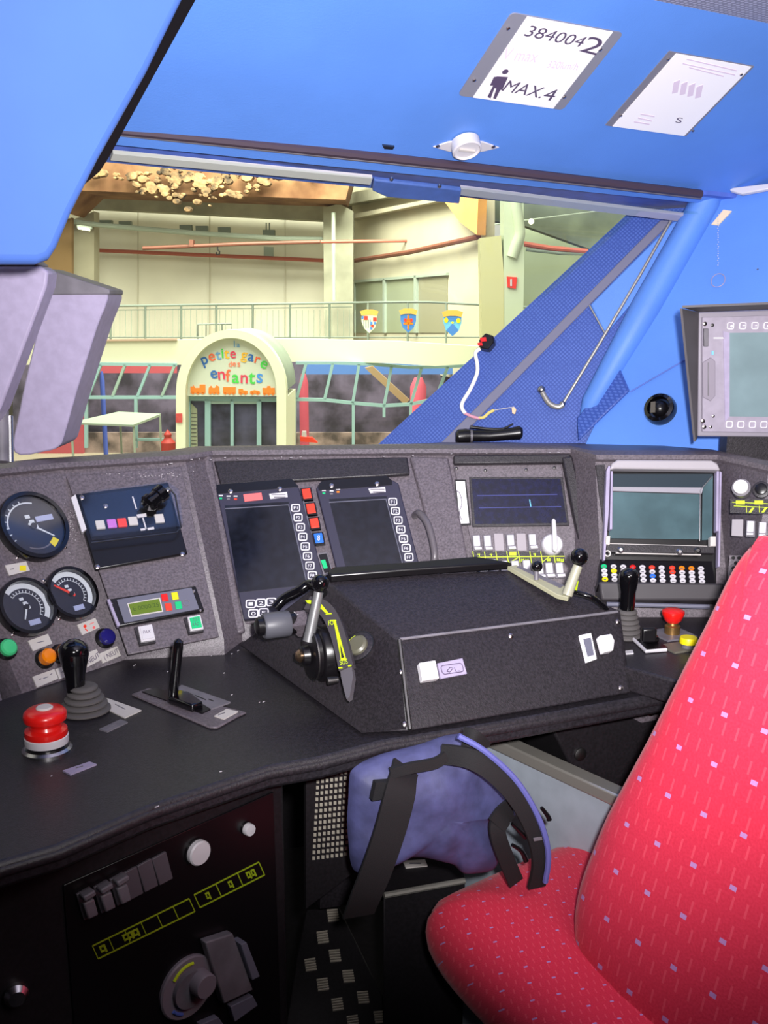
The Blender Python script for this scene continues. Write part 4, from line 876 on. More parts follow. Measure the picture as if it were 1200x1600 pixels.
P2(FS, [(495, 870), (511, 868), (521, 902), (506, 906)], .008, .018).build('housing', K['greydark'], t, bevel=.001)
P2(FS, [(498, 873), (510, 871), (518, 898), (507, 901)], .018, .020).build('rocker', K['black'], t)
P2(FS, [(501, 882), (508, 881), (512, 894), (506, 895)], .020, .021).build('window', K['green'], t)
t = thing('grab_handle', center(FS, 660, 850), 'black bow grab handle right of the right driver screen', 'handle')
M().tube([w3(PS, 648, 806, .004), w3(PS, 655, 802, .03), w3(PS, 668, 818, .045), w3(PS, 677, 850, .045), w3(PS, 679, 874, .04), w3(PS, 672, 888, .02), w3(PS, 660, 890, .004)], .0065, 12, smooth=5).build('bow', mat('handle_grey', (96, 90, 96), .35), t)

# speedometer-like dark blue display and rotary switch
FD = PD.lift(.003)
t = thing('dark_display', center(FD, 808, 785), 'wide dark navy display right of the driver screens', 'display')
P2(FD, [(733, 746), (879, 746), (889, 822), (738, 824)], 0, .005).build('frame', K['console_dark'], t, bevel=.001)
P2(FD, [(736, 749.5), (875, 749.5), (885, 818), (742, 820)], .005, .006).build('display', K['screenblue'], t)
for q in (ln(745, 776, 870, 774, 1.3), ln(748, 795, 876, 793, 1.3)): P2(FD, q, .006, .0066).build('display_line', mat('faint_blue', (48, 54, 120), .5), t)
P2(FD, [(826, 782), (827.5, 782), (829.5, 793), (828, 793)], .006, .0068).build('display_mark', mb_sky, t)
t = thing('card_holder', center(FD, 722, 786), 'white card with a dark curve in a slot beside the navy display', 'card')
P2(FD, [(710, 750), (728, 750), (736, 821), (716, 822)], 0, .003).build('holder', K['black'], t)
P2(FD, [(712, 753), (726, 753), (733, 818), (719, 819)], .003, .004).build('card', K['paper'], t)
M().tube([w3(FD, *p, .0045) for p in ((713, 767), (718, 770), (722, 786), (718, 800), (721, 812))], .0008, 5, smooth=4).build('curve', K['ink'], t)
for x, y in ((713, 732), (758, 735), (866, 731), (822, 734)): screwp(FD, x, y, desk, .003, .001, 'darksteel')
sw_l = ['first', 'second', 'third', 'fourth', 'fifth', 'sixth']
for i, (x, y, flat) in enumerate(((744, 850, 0), (761, 850, 0), (779, 848, 1), (797, 849, 0), (814, 848, 1), (831, 848, 0))):
    t = thing('rocker_switch' if not flat else 'blank_cover', center(FD, x, y), ('pale grey rocker switch' if not flat else 'flat grey blank cover') + ', %s from the left in the row under the navy display' % sw_l[i], 'switch' if not flat else 'cover', 'upper row under the navy display')
    if flat: P2(FD, [(x - 8, y - 14), (x + 7, y - 14), (x + 9, y + 13), (x - 6, y + 13)], 0, .004).build('plate', K['cream'] if 0 else mat('cover_grey', (160, 152, 158), .5), t, bevel=.001)
    else:
        P2(FD, [(x - 7.5, y - 13), (x + 6, y - 13.5), (x + 9, y + 12), (x - 5, y + 12.5)], 0, .005).build('housing', K['greydark'], t, bevel=.001)
        P2(FD, [(x - 6, y - 11.5), (x + 5, y - 12), (x + 6, y + 5), (x - 4.5, y + 5.5)], .005, .010).build('rocker', K['white'], t, bevel=.0015)
        P2(FD, [(x - 4, y + 7), (x + 7.5, y + 6.5), (x + 8.5, y + 11), (x - 3, y + 11.5)], .005, .014).build('toe', K['white'], t, bevel=.001)
for i, (x, y) in enumerate(((752, 885), (769, 887), (787, 889), (804, 889), (822, 888), (842, 893), (857, 892), (873, 892))):
    t = thing('rocker_switch', center(FD, x, y), 'pale grey rocker switch, %s from the left in the row behind the housing' % (['first', 'second', 'third', 'fourth', 'fifth', 'sixth', 'seventh', 'eighth'][i]), 'switch', 'lower row behind the housing')
    P2(FD, [(x - 7.5, y - 12), (x + 6, y - 12.5), (x + 9, y + 12), (x - 5, y + 12.5)], 0, .005).build('housing', K['greydark'], t, bevel=.001)
    P2(FD, [(x - 6, y - 11), (x + 5, y - 11.5), (x + 6.5, y + 5), (x - 4.5, y + 5.5)], .005, .010).build('rocker', K['white'], t, bevel=.0015)
    P2(FD, [(x - 4, y + 7), (x + 8.5, y + 6.5), (x + 9.5, y + 11), (x - 3, y + 11.5)], .005, .014).build('toe', K['white'], t, bevel=.001)
t = thing('symbol_strip', center(FD, 808, 871), 'black strip with lime green switch symbols under the navy display', 'label')
P2(FD, [(737, 862), (880, 862), (884, 880), (741, 880)], 0, .0012).build('strip', K['console_dark'], t)
mb = M()
mb.pxp(FD, ln(739, 871, 882, 869.5, 1.3), .0012, .002)
for x in (738, 756, 774, 791, 809, 827, 844, 864): mb.pxp(FD, [(x, 862), (x + 1.2, 862), (x + 4, 880), (x + 2.8, 880)], .0012, .0021)
mb.pxp(FD, sq(801, 865.5, 5.5, 3), .0012, .0022); mb.pxp(FD, ln(796, 879, 809, 872, 1.5), .0012, .0022)
for x, y in ((748, 866.5), (767, 866.5), (835, 866)): mb.pxp(FD, sq(x, y, 2, .8), .0012, .0022); mb.pxp(FD, sq(x + .8, y + 1, .7, 2.2), .0012, .0022)
for x, y in ((816, 875), (823, 875.5), (857, 874), (872, 874), (878, 875)): mb.pxp(FD, sq(x, y, 2.4, .7), .0012, .0022); mb.pxp(FD, sq(x, y + 2.5, 2.4, .7), .0012, .0022); mb.pxp(FD, sq(x - 1.8, y + 1, .7, 2.4), .0012, .0022); mb.pxp(FD, sq(x + 2, y + 1, .7, 2.4), .0012, .0022)
mb.pxp(FD, ln(848, 878, 858, 870, 1.2), .0012, .0022)
mb.build('symbols', K['lime'], t)
a, b = FD.px(862, 852); t = thing('rotary_switch', FD.at(a, b), 'white rotary switch with a long upright pointer beside the switch row', 'switch')
M().lathe(FD, a, b, [(.0205, 0), (.0205, .006), (.019, .012), (.017, .014)], 40).build('dial', K['white'], t)
P2(FD, [(859, 817), (862, 815), (865, 819), (868.5, 862), (865, 868), (860, 864)], .014, .028).build('pointer', K['white'], t, bevel=.002)

# radio console: screen, lid frame, coloured keys
FE = PE.lift(0)
t = thing('radio_console', center(FE, 1030, 940), 'radio console with teal glass screen over four rows of coloured keys', 'radio')
P2(FE, [(930, 728), (944, 727), (970, 938), (958, 946)], 0, .006).build('side_plate', K['console_dark'], t)
fr_out = [(946, 742), (950, 732), (958, 725), (1105, 726), (1114, 731), (1119, 745), (1116, 905), (942, 903)]
P2(FE, [(944, 740), (952, 730), (960, 726), (1104, 727), (1113, 732), (1119, 744), (1117, 940), (943, 940)], 0, .008).build('back_plate', K['black'], t, bevel=.002)
P2(FE, [(947, 741), (951, 731), (959, 725.5), (1104, 726), (1114, 732), (1118, 742), (1110, 741), (955, 739)], .008, .030).build('lid', mat('lid_grey', (170, 164, 170), .4), t, bevel=.003)
for q in ([(943, 742), (946, 734), (949, 734), (947, 800), (941, 880), (938, 880)], [(950, 742), (953, 742), (952, 832), (948, 832)], [(1113, 742), (1117, 742), (1116, 835), (1112, 835)], [(1118, 742), (1121, 744), (1118, 890), (1115, 890)]): P2(FE, q, .010, .026).build('side_rail', K['greycase'], t, bevel=.001)
P2(FE, [(952, 743), (1111, 743), (1110, 765), (951, 764)], .008, .010).build('upper_glass', mat('dark_teal_glass', (52, 62, 70), .12), t)
P2(FE, [(951, 764), (1095, 765), (1093, 774), (951, 770)], .008, .014).build('hood_edge', mat('hood_grey', (150, 146, 156), .4), t)
P2(FE, [(951, 771), (1092, 775), (1092, 845), (950, 843)], .008, .011).build('display', K['teal'], t)
P2(FE, [(1095, 765), (1111, 746), (1110, 845), (1094, 846)], .008, .011).build('side_glass', K['teal'], t)
M().tube([w3(FE, *p, .013) for p in ((1112, 745), (1094, 766), (1093, 846))], .0012, 6).build('edge_wire', K['steel'], t)
M().tube([w3(FE, *p, .014) for p in ((948, 850), (1105, 854))], .0015, 6).build('edge_wire', K['cream'], t)
P2(FE, [(945, 853), (1112, 857), (1112, 868), (944, 866)], .008, .018).build('hinge_bar', K['console_dark'], t, bevel=.001)
M().tube([w3(FE, *p, .020) for p in ((962, 864), (1095, 867))], .0013, 6).build('edge_wire', K['cream'], t)
for x, y in ((969, 860), (1061, 863), (1089, 861)):
    a, b = FE.px(x, y, .018); M().lathe(FE, a, b, [(.0062, .018), (.0062, .022), (.003, .025)], 18).build('stud', K['steel'] if x != 1089 else K['darksteel'], t)
for q in ([(941, 842), (949, 842), (948, 856), (940, 855)], [(1103, 843), (1112, 843), (1112, 858), (1103, 858)]): P2(FE, q, .012, .026).build('hinge', K['cream'], t, bevel=.001)
a, b = FE.px(948, 866, .016); M().ring(FE, a, b, .004, .006, .016, .024, 18).build('latch_ring', K['cream'], t)
# sloping keyboard shelf
k0, k1_, k2_, k3 = w3(FE, 940, 872, .012), w3(FE, 1112, 876, .012), w3(FE, 1116, 925, .045), w3(FE, 933, 922, .045)
PK = plane3(k0, k1_, k3)
M().pxp(PK, [(938, 874), (1112, 877), (1118, 918), (934, 914)], -.02, 0).build('keyboard', K['black'], t)
colmap = {(0, 0): 'green', (0, 3): 'red', (0, 5): 'redkey', (0, 7): 'redkey', (0, 8): 'orange', (0, 9): 'orange', (1, 1): 'yellow', (1, 7): 'redkey', (2, 5): 'bluekey', (3, 0): 'yellow'}
for r_ in range(4):
    y = 885.5 + r_ * 6.7; x0 = 943.5 + r_ * .6; 
    for c_ in range(11):
        x = x0 + c_ * 15.0 + (c_ > 6) * 1.5; yy = y + c_ * .35
        a, b = PK.px(x, yy); kk = M().lathe(PK, a, b, [(.0042, 0), (.0042, .0022), (.0032, .0035)], 14, sx=1.3).build('key', K[colmap.get((r_, c_), 'white')], t)
        P2(PK.lift(.004), sq(x, yy, 2.0, .6), 0, .0004).build('print_mark', K['greydark'], kk)
P2(FE, [(928, 915), (1119, 918), (1119, 945), (932, 944)], .0, .045).build('tray', mat('tray_dark', (62, 58, 62), .45), t, bevel=.004)
M().tube([w3(FE, 948, 944, .047), w3(FE, 1108, 948, .047)], .004, 8).build('tray_lip', K['slate'], t)

# far right panel
t = thing('push_button', center(PR_, 1160, 762), 'white round button with a tall grey collar at the far right panel', 'button')
a, b = PR_.px(1160, 766); M().lathe(PR_, a, b, [(.0155, 0), (.0155, .018), (.013, .018), (.013, .012)], 30).build('collar', K['greydark'], t); M().lathe(PR_, a, b, [(.012, .010), (.012, .024), (.009, .026)], 30).build('cap', K['paper'], t)
t = thing('push_button', center(PR_, 1190, 766), 'flat black round button beside the white one on the far right panel', 'button')
a, b = PR_.px(1190, 766); M().lathe(PR_, a, b, [(.0145, 0), (.0145, .006), (.011, .007)], 30).build('collar', K['console_dark'], t); M().lathe(PR_, a, b, [(.010, .005), (.010, .010), (.008, .011)], 30).build('cap', K['black'], t)
t = thing('symbol_strip', center(PR_, 1175, 792), 'black strip with lime green carriage symbols on the far right panel', 'label')
P2(PR_, [(1141, 780), (1215, 780), (1215, 804), (1141, 802)], 0, .0012).build('strip', K['console_dark'], t)
mb = M(); mb.pxp(PR_, ln(1144, 785, 1212, 788, 1), .0012, .002); mb.pxp(PR_, ln(1147, 791, 1212, 794, 1), .0012, .0021)
for x in (1157, 1186): mb.pxp(PR_, sq(x, 785.5, 7, 3), .0012, .0022)
for x in (1166, 1186): mb.pxp(PR_, [(x, 791), (x + 1, 791), (x + 1.4, 801), (x + .4, 801)], .0012, .0022); mb.pxp(PR_, [(x + 4, 801), (x + 9, 794), (x + 13, 794), (x + 8, 801)], .0012, .0022)
mb.build('symbols', K['lime'], t)
for i, (x, y, flat) in enumerate(((1153, 825, 1), (1174, 827, 0), (1193, 829, 0))):
    t = thing('blank_cover' if flat else 'rocker_switch', center(PR_, x, y), ('flat grey blank cover' if flat else ('pale rocker switch beside the blank cover' if i == 1 else 'pale rocker switch at the frame edge')) + ' on the far right panel', 'cover' if flat else 'switch', 'switches on the far right panel')
    if flat: P2(PR_, [(x - 9, y - 13), (x + 9, y - 13), (x + 8, y + 14), (x - 10, y + 13)], 0, .004).build('plate', mat('cover_grey', (150, 144, 150), .5), t, bevel=.001)
    else:
        P2(PR_, [(x - 7.5, y - 13), (x + 7, y - 12.5), (x + 6, y + 13), (x - 8.5, y + 12.5)], 0, .005).build('housing', K['greydark'], t, bevel=.001)
        P2(PR_, [(x - 5.5, y - 11.5), (x + 5.5, y - 11), (x + 4.5, y + 6), (x - 6.5, y + 6)], .005, .010).build('rocker', K['white'], t, bevel=.0015)
        P2(PR_, [(x - 6, y + 7.5), (x + 4.5, y + 8), (x + 4.5, y + 11.5), (x - 6.5, y + 11.5)], .005, .013).build('toe', K['white'], t, bevel=.001)
t = thing('speaker_grille', center(PR_, 1150, 890), 'black round hole speaker grille partly hidden by the red seat', 'speaker')
P2(PR_, [(1140, 868), (1200, 870), (1200, 925), (1136, 920)], 0, .0012).build('plate', K['console'], t)
hb = mat('grille_hole', (14, 12, 15), .8)
random.seed(3)
for i in range(5):
    for j in range(6):
        x, y = 1146 + i * 9 + (j % 2) * 4, 872 + j * 8; a, b = PR_.px(x, y); M().lathe(PR_, a, b, [(.0032, .0012), (.0032, .0016)], 10).build('hole', hb, t)
# ---------------------------------------------------------------- controls standing on the desk
def flat(z): return Fr((0, 0, z), (1, 0, 0), (0, 1, 0))
def bellows(mb, x, y, z0, z1, r0, r1, n):
    prof = []
    for i in range(n):
        t = i / n; r = r0 + (r1 - r0) * t; h = z0 + (z1 - z0) * t; dh = (z1 - z0) / n
        prof += [(r * .86, h), (r, h + dh * .35), (r, h + dh * .6), (r * .84, h + dh * .95)]
    return mb.lathe(flat(0), x, y, prof + [(r1 * .8, z1), (0, z1)], 32, cap=False)
def up_at(p, x, y):
    """height of the point above p (same plan position) seen at image row y"""
    lo, hi = p.z - .2, p.z + .6
    for _ in range(40):
        m = (lo + hi) / 2; v = Vector((p.x, p.y, m)) - C; yy = 800 - FPX * v.dot(UPV) / v.dot(FWD)
        if yy > y: lo = m
        else: hi = m
    return lo
# tall lever at the left
p = hz(133, 1112, ZD); t = thing('bellows_lever', p, 'tall black bulb grip lever on a grey rubber bellows at the left of the desk', 'lever')
zt, zb = up_at(p, 0, 1070), up_at(p, 0, 1000)
bellows(M(), p.x, p.y, ZD, zt, .037, .016, 5).build('bellows', K['rubber'], t)
g0 = w3(Fr(p, RGT, Z), 118, 1070); g1 = w3(Fr(p, RGT, Z), 114, 998); ax = (g1 - g0).normalized(); L_ = (g1 - g0).length
M().tube([g0 - ax * .01 + ax * L_ * q for q in (0, .1, .35, .6, .8, .92, 1.0, 1.07, 1.12, 1.14)], [.0125, .0135, .0145, .0185, .0215, .0215, .019, .014, .007, .001], 28).build('grip', K['blackgloss'], t)
P2(DK, [(155, 1090), (170, 1093), (221, 1111), (195, 1123), (172, 1112)], 0, .0015).build('label_plate', K['cream'], t)
P2(DK, ln(180, 1102, 196, 1110, 1.2), .0015, .002).build('mark', K['greydark'], t)
def desklabel(pts, label, m='greycase'): return plate(DK, pts, label, m, mark=[('greydark', ln(-6, 1, 5, -2, 1))], name='label_plate')
desklabel([(98, 1206), (140, 1192), (151, 1196), (110, 1212)], 'small grey label lying beside the red emergency button base', K['greycase'])
desklabel([(155, 1141), (188, 1126), (200, 1130), (168, 1145)], 'small grey label between the bellows lever and the emergency button', K['greydark'])
# emergency stop, left
p = hz(74, 1172, ZD); t = thing('emergency_button', p, 'large red waisted emergency mushroom button with a white band on the left desk', 'button')
k = (p - C).dot(FWD) / FPX
M().lathe(DK, p.x, p.y, [(38 * k, 0), (38 * k, .003), (34 * k, .006)], 36).build('base_ring', K['steel'], t)
M().lathe(DK, p.x, p.y, [(30 * k, .005), (30 * k, .011)], 36).build('collar', K['black'], t)
M().lathe(DK, p.x, p.y, [(33 * k, .011), (33.5 * k, .014), (33.5 * k, .021), (32 * k, .022)], 40).build('white_band', K['white'], t)
M().lathe(DK, p.x, p.y, [(32 * k, .0215), (33 * k, .024), (32 * k, .030), (25 * k, .033), (23 * k, .037), (25 * k, .041), (32 * k, .044), (33 * k, .049), (32 * k, .054), (27 * k, .058), (14 * k, .0595), (0, .0595)], 44, cap=False).build('mushroom_head', K['red'], t)
M().lathe(DK, p.x, p.y, [(13 * k, .058), (13 * k, .0605), (11 * k, .062), (0, .0622)], 28, cap=False).build('top_cap', K['cream'], t)
# reverser lever in its slot
p = hz(272, 1100, ZD); t = thing('slot_lever', p, 'thin black upright lever in a slotted plate on the left desk', 'lever')
P2(DK, [(205, 1088), (232, 1078), (386, 1116), (372, 1122), (340, 1140), (328, 1140)], 0, .004).build('base_plate', K['console'], t, bevel=.002)
P2(DK, [(222, 1086), (245, 1080), (332, 1112), (316, 1120)], .004, .006).build('slot', K['black'], t)
P2(DK, [(276, 1082), (284, 1076), (360, 1103), (330, 1114)], .004, .0065).build('scale_plate', K['greydark'], t)
for q in (ln(290, 1087, 296, 1089), ln(305, 1093, 322, 1100), ln(326, 1099, 334, 1102)): P2(DK, q, .0065, .007).build('mark', K['black'], t)
P2(DK, [(335, 1124), (354, 1113), (372, 1117), (350, 1129)], .004, .0055).build('label_plate', K['cream'], t)
P2(DK, ln(341, 1123, 352, 1119), .0055, .006).build('mark', K['greydark'], t)
q0, q1 = w3(Fr(p, RGT, Z), 269, 1098), w3(Fr(p, RGT, Z), 279, 1002)
M().tube([q0, q0 + (q1 - q0) * .9, q1, q1 + (q1 - q0) * .04], [.0075, .0078, .007, .002], 16).build('rod', K['blackgloss'], t)
P2(DK, [(282, 1092), (300, 1098), (318, 1112), (300, 1118), (262, 1104)], .004, .016).build('lever_foot', K['blackgloss'], t, bevel=.003)

# brake controller on the left face of the centre housing
pc = w3(PB, 506, 1020, .005); Fx = Fr(pc, (0, -1, 0), Z)
t = thing('brake_controller', w3(PB, 530, 1060), 'black drum brake controller with a silver lever, black ball and lime green scale', 'controller')
M().lathe(Fx, 0, 0, [(.042, -.02), (.042, .008), (.040, .011), (.037, .012), (.037, .020), (.034, .023), (.016, .025), (.014, .034), (.009, .036), (0, .036)], 48, cap=False).build('drum', K['black'], t)
M().ring(Fx, 0, 0, .0372, .0385, .018, .020, 48).build('drum_edge', K['darksteel'], t)
M().lathe(Fx, 0, 0, [(.009, .034), (.010, .038), (.006, .043), (0, .044)], 20, cap=False).build('axle_screw', mat('bronze_screw', (190, 160, 130), .3, metal=1), t)
V0 = dep(487, 982, (pc - C).dot(FWD)) - FWD * .02; kk = (V0 - C).dot(FWD)
V1 = dep(498, 925, kk)
M().tube([V0 - (V1 - V0) * .3, V0, V1], [.0085, .008, .0072], 18).build('lever_arm', K['darksteel'] if 0 else mat('satin_grey', (120, 120, 122), .4, metal=.4), t)
M().sphere(dep(500, 911, kk), 14 * kk / FPX, 28).build('ball_grip', K['blackgloss'], t)
FBs = PB.lift(.045)
arcp = [(482, 944), (500, 948), (515, 960), (527, 985), (535, 1012), (543, 1046)]
arcw = [w3(FBs, *q) for q in arcp]
M().band(arcw, PB.n, .022, .010).build('scale_band', mat('scale_grey', (66, 62, 66), .4), t)
P2(FBs, [(533, 1046), (551, 1044), (553, 1058), (548, 1090), (543, 1094), (539, 1080), (534, 1058)], -.006, .003).build('band_tail', K['steel'] if 0 else mat('tail_grey', (104, 100, 106), .35, metal=.3), t)
mb = M()
for q in ([(480, 942), (486, 941), (505, 947), (517, 962), (511, 961), (501, 951), (484, 946)], [(524, 972), (527, 972), (544, 1034), (536, 1036), (530, 1003)],):
    mb.pxp(FBs, q, .0052, .0066)
for q in (ln(519, 973, 528, 972.6, 1.2), ln(512, 963, 521, 962, 1.2), ln(532, 1047, 538, 1046.5, 1.5), ln(547, 1044, 552, 1043, 1.5)): mb.pxp(FBs, q, .0052, .0068)
mb.text(FBs, 'FO', (517, 981), (525, 980), (516, 974), .0072); mb.text(FBs, 'SOS', (535, 1043), (547, 1041), (534, 1035), .0072)
mb.build('scale_print', K['lime'], t)
P2(FBs, [(535, 1010), (541, 1031), (537, 1032)], .0066, .0074).build('print_gap', K['console_dark'], t)
a, b = PB.px(536, 1068, .01)
M().tube([w3(PB, 512, 1064, .02), w3(PB, 528, 1062, .012)], [.006, .005], 14).build('stud', K['darksteel'], t)
# gauge knob right of it
a, b = PB.px(563, 1013); t = thing('round_dial_knob', PB.at(a, b), 'round dark knob with a glass rim and a lime arc beside the brake scale', 'knob')
M().lathe(PB, a, b, [(.025, 0), (.025, .006), (.022, .008)], 36).build('rim', K['console_dark'], t); M().ring(PB, a, b, .0235, .025, .006, .0075, 36).build('glass_rim', K['darksteel'], t); M().lathe(PB, a, b, [(.016, .006), (.0155, .012), (.012, .015)], 32).build('cap', mat('dim_cap', (92, 90, 76), .4), t)
M().tube([PB.at(a + .0165 * math.cos(R(q)), b + .0165 * math.sin(R(q)), .010) for q in range(150, 250, 12)], .0012, 6).build('arc_mark', K['lime'], t)
# small grey drum switch behind
pk = w3(PB, 432, 976, .03) ; Fx2 = Fr(pk, (0, -1, 0), Z)
t = thing('drum_switch', pk, 'grey ribbed drum switch with lime number marks left of the brake controller', 'switch')
M().lathe(Fx2, 0, 0, [(.019, -.020), (.020, -.018), (.020, .018), (.018, .021)], 32).build('drum', mat('switch_grey', (84, 84, 92), .45), t)
M().lathe(Fx2, 0, 0, [(.014, .020), (.014, .030), (.008, .033)], 24).build('end_cap', K['black'], t)
M().lathe(Fx2, 0, 0, [(.016, -.060), (.018, -.020)], 24).build('collar', K['black'], t)
Fq = PB.lift(.026)
P2(Fq, [(448, 958), (476, 953), (484, 975), (452, 980)], -.03, 0).build('number_plate', K['console'], t)
M().text(Fq, '2', (449, 971), (454, 970), (448, 964), .001).build('lettering', K['lime'], t)
M().text(Fq, '0-', (458, 965), (467, 963), (457, 957), .001).build('lettering', K['white'], t)
# loose black cable loop behind the lever
o = M().tube([w3(PB, *q, .03) for q in ((430, 950), (445, 935), (470, 922), (482, 913), (494, 918), (505, 928))] , .008, 10, smooth=4).build('cable_loop', K['blackgloss']); tag(o, 'glossy black cable loop behind the silver brake lever', 'cable')

# switches on the front of the centre housing
t = thing('sign_plate', center(PF, 702, 1047), 'white and pale blue pictogram plate at the left of the housing front', 'sign')
P2(PF, [(651, 1040), (676, 1036), (682, 1064), (656, 1068)], 0, .012).build('white_block', K['paper'], t, bevel=.001)
P2(PF, [(682, 1038), (721, 1030), (728, 1054), (687, 1062)], 0, .004).build('plate', K['greycase'], t)
a, b = PF.px(705, 1046.5); rr_ = rrect(.034, .013, .004, 4); n = len(rr_)
M().tube([PF.at(a + q[0] * 1.0, b + q[1], .0045) for q in rr_ + rr_[:1]], .0006, 5).build('outline', K['ink'], t)
M().tube([w3(PF, *q, .0045) for q in ((698, 1049), (703, 1043), (708, 1044), (703, 1050), (698, 1049))], .0006, 5).build('symbol', K['ink'], t); M().tube([w3(PF, *q, .0045) for q in ((710, 1043), (712, 1049), (718, 1048))], .0005, 5).build('symbol', K['ink'], t)
t = thing('rocker_switch', center(PF, 943, 1010), 'large white rocker at the right end of the housing front', 'switch')
P2(PF, [(930, 998), (949, 995), (954, 1006), (952, 1021), (937, 1024)], 0, .014).build('rocker', K['paper'], t, bevel=.002)
t = thing('sign_plate', center(PF, 917, 1014), 'tilted white plate with a grey window beside the large white rocker', 'sign')
P2(PF, [(903, 994), (922, 990), (931, 1031), (914, 1037)], 0, .004).build('plate', K['paper'], t, bevel=.001)
P2(PF, [(909, 1000), (921, 998), (926, 1025), (916, 1028)], .004, .005).build('window', K['slate'], t)
# levers on the right edge of the pod top
t = thing('traction_lever', w3(PT, 885, 925), 'silver lever with a black ball on a pale slotted track, right of the housing', 'lever')
M().pxp(PT, [(792, 891), (806, 889), (895, 928), (887, 940), (870, 936)], 0, .008).build('track', mat('track_beige', (158, 156, 130), .5), t, bevel=.001)
M().pxp(PT, [(806, 893), (812, 892), (880, 922), (874, 926)], .008, .009).build('slot', K['greydark'], t)
pL = w3(PT, 886, 930, .01); kL = (pL - C).dot(FWD)
M().tube([pL, dep(903, 884, kL)], [.0085, .0075], 16).build('lever_arm', mat('track_beige2', (160, 158, 140), .4), t)
M().sphere(dep(905, 870, kL), 14 * kL / FPX, 28).build('ball_grip', K['blackgloss'], t)
P2(PT, [(893, 917), (899, 916), (901, 926), (895, 928)], 0, .02).build('pointer', K['lime'], t)
t = thing('small_lever', w3(PT, 838, 908, .0), 'small lever with a black ball behind the slotted track', 'lever')
pL = w3(PT, 838, 906, .008); kL = (pL - C).dot(FWD)
M().tube([pL, dep(838, 892, kL)], .004, 12).build('stem', K['greydark'], t); M().sphere(dep(839, 885, kL), 9 * kL / FPX, 24).build('ball_grip', K['blackgloss'], t)
o = M().tube([w3(PT, 895, 926, .004), w3(PT, 920, 932, .004), w3(PT, 940, 945, -.01), w3(PT, 952, 958, -.03)], .005, 10, smooth=4).build('black_cable', K['blackgloss']); tag(o, 'short black cable running from the lever track to the right desk', 'cable')

# right desk controls
p = hz(978, 996, .88); t = thing('bellows_lever', p, 'slim black grip lever on rubber bellows in front of the radio console', 'lever')
zt = up_at(p, 0, 952); zb = up_at(p, 0, 892)
bellows(M(), p.x, p.y, .88, zt, .026, .015, 6).build('bellows', K['rubber'], t)
M().lathe(flat(0), p.x, p.y, [(.0115, zt - .004), (.0125, zt + .01), (.0125, zt + .03), (.0155, zb - .02), (.0165, zb - .008), (.014, zb - .001), (.008, zb + .003), (0, zb + .004)], 28).build('grip', K['blackgloss'], t)
p = hz(1050, 992, .88); t = thing('emergency_button', p, 'red mushroom emergency button with a brass stem on the right desk', 'button')
k = (p - C).dot(FWD) / FPX; f = flat(.88)
M().box(f, p.x - .03, p.x + .03, p.y - .028, p.y + .028, 0, .003).build('base_plate', K['greydark'], t)
M().lathe(f, p.x, p.y, [(12 * k, .003), (12 * k, .016), (9 * k, .018), (8 * k, .024)], 30).build('stem', mat('brass_stem', (150, 116, 70), .35, metal=.8), t)
M().lathe(f, p.x, p.y, [(9 * k, .022), (13 * k, .026), (17.5 * k, .038), (17 * k, .042), (12 * k, .045), (0, .046)], 36, cap=False).build('mushroom_head', K['red'], t)
p = hz(1075, 1014, .88); t = thing('push_button', p, 'yellow topped round button on a small plate near the seat', 'button')
M().box(f, p.x - .035, p.x + .045, p.y - .012, p.y + .028, 0, .003).build('base_plate', mat('base_olive', (104, 100, 90), .5), t)
M().lathe(f, p.x, p.y, [(10 * k, .003), (10 * k, .010)], 30).build('stem', K['greydark'], t)
M().lathe(f, p.x, p.y, [(13 * k, .010), (13 * k, .018), (12 * k, .020), (0, .020)], 34).build('cap', K['yellow'], t)
p = hz(1012, 1010, .88); t = thing('toggle_lever', p, 'black toggle lever on a white edged plate behind the housing', 'lever')
M().pxp(DK2, [(988, 995), (1010, 992), (1043, 1015), (1010, 1019)], 0, .004).build('base_plate', K['black'], t)
M().tube([w3(DK2, 987, 996, .004), w3(DK2, 1010, 1018, .004), w3(DK2, 1041, 1015, .004)], .003, 8).build('plate_edge', K['white'], t)
M().pxp(DK2, [(1004, 1000), (1022, 998), (1030, 1008), (1012, 1011)], .004, .014).build('lever_base', K['blackgloss'], t, bevel=.003)
M().box(Fr(w3(DK2, 1013, 1003, .01), RGT, Z), -.012, .012, 0, .024, -.006, .006).build('toggle', K['black'], t, bevel=.003)
plate(DK2, [(975, 1019), (988, 1017), (990, 1022), (978, 1023)], 'tiny white label on the right desk beside the housing', 'white')
plate(DK2, [(993, 951), (1015, 950), (1011, 955), (998, 955)], 'tiny white label just below the radio console tray', 'white')

# ---------------------------------------------------------------- switches on the pedestal under the desk
FP = PL.lift(.003)
for i, (x, y, q) in enumerate(((133, 1410, 1), (160, 1399, 1), (185, 1387, 1), (205, 1378, 0), (228, 1366, 0), (251, 1355, 0))):
    t = thing('toggle_switch' if q else 'blank_cover', center(FP, x, y), ('grey hooded toggle switch' if q else 'flat grey cover plate') + ', %s from the left in the row on the pedestal' % sw_l[i], 'switch' if q else 'cover', 'row on the pedestal')
    P2(FP, [(x - 16, y - 14), (x + 6, y - 26), (x + 17, y + 16), (x - 4, y + 27)], 0, .004).build('plate', mat('pedestal_switch_grey', (84, 78, 86), .5), t, bevel=.001)
    if q: P2(FP, [(x - 14, y - 16), (x + 5, y - 27), (x + 7, y - 19), (x - 11, y - 8)], .004, .016).build('hood', K['greydark'], t, bevel=.002); P2(FP, [(x - 10, y - 3), (x + 7, y - 11), (x + 14, y + 14), (x - 2, y + 22)], .004, .011).build('toggle', K['greydark'], t, bevel=.002)
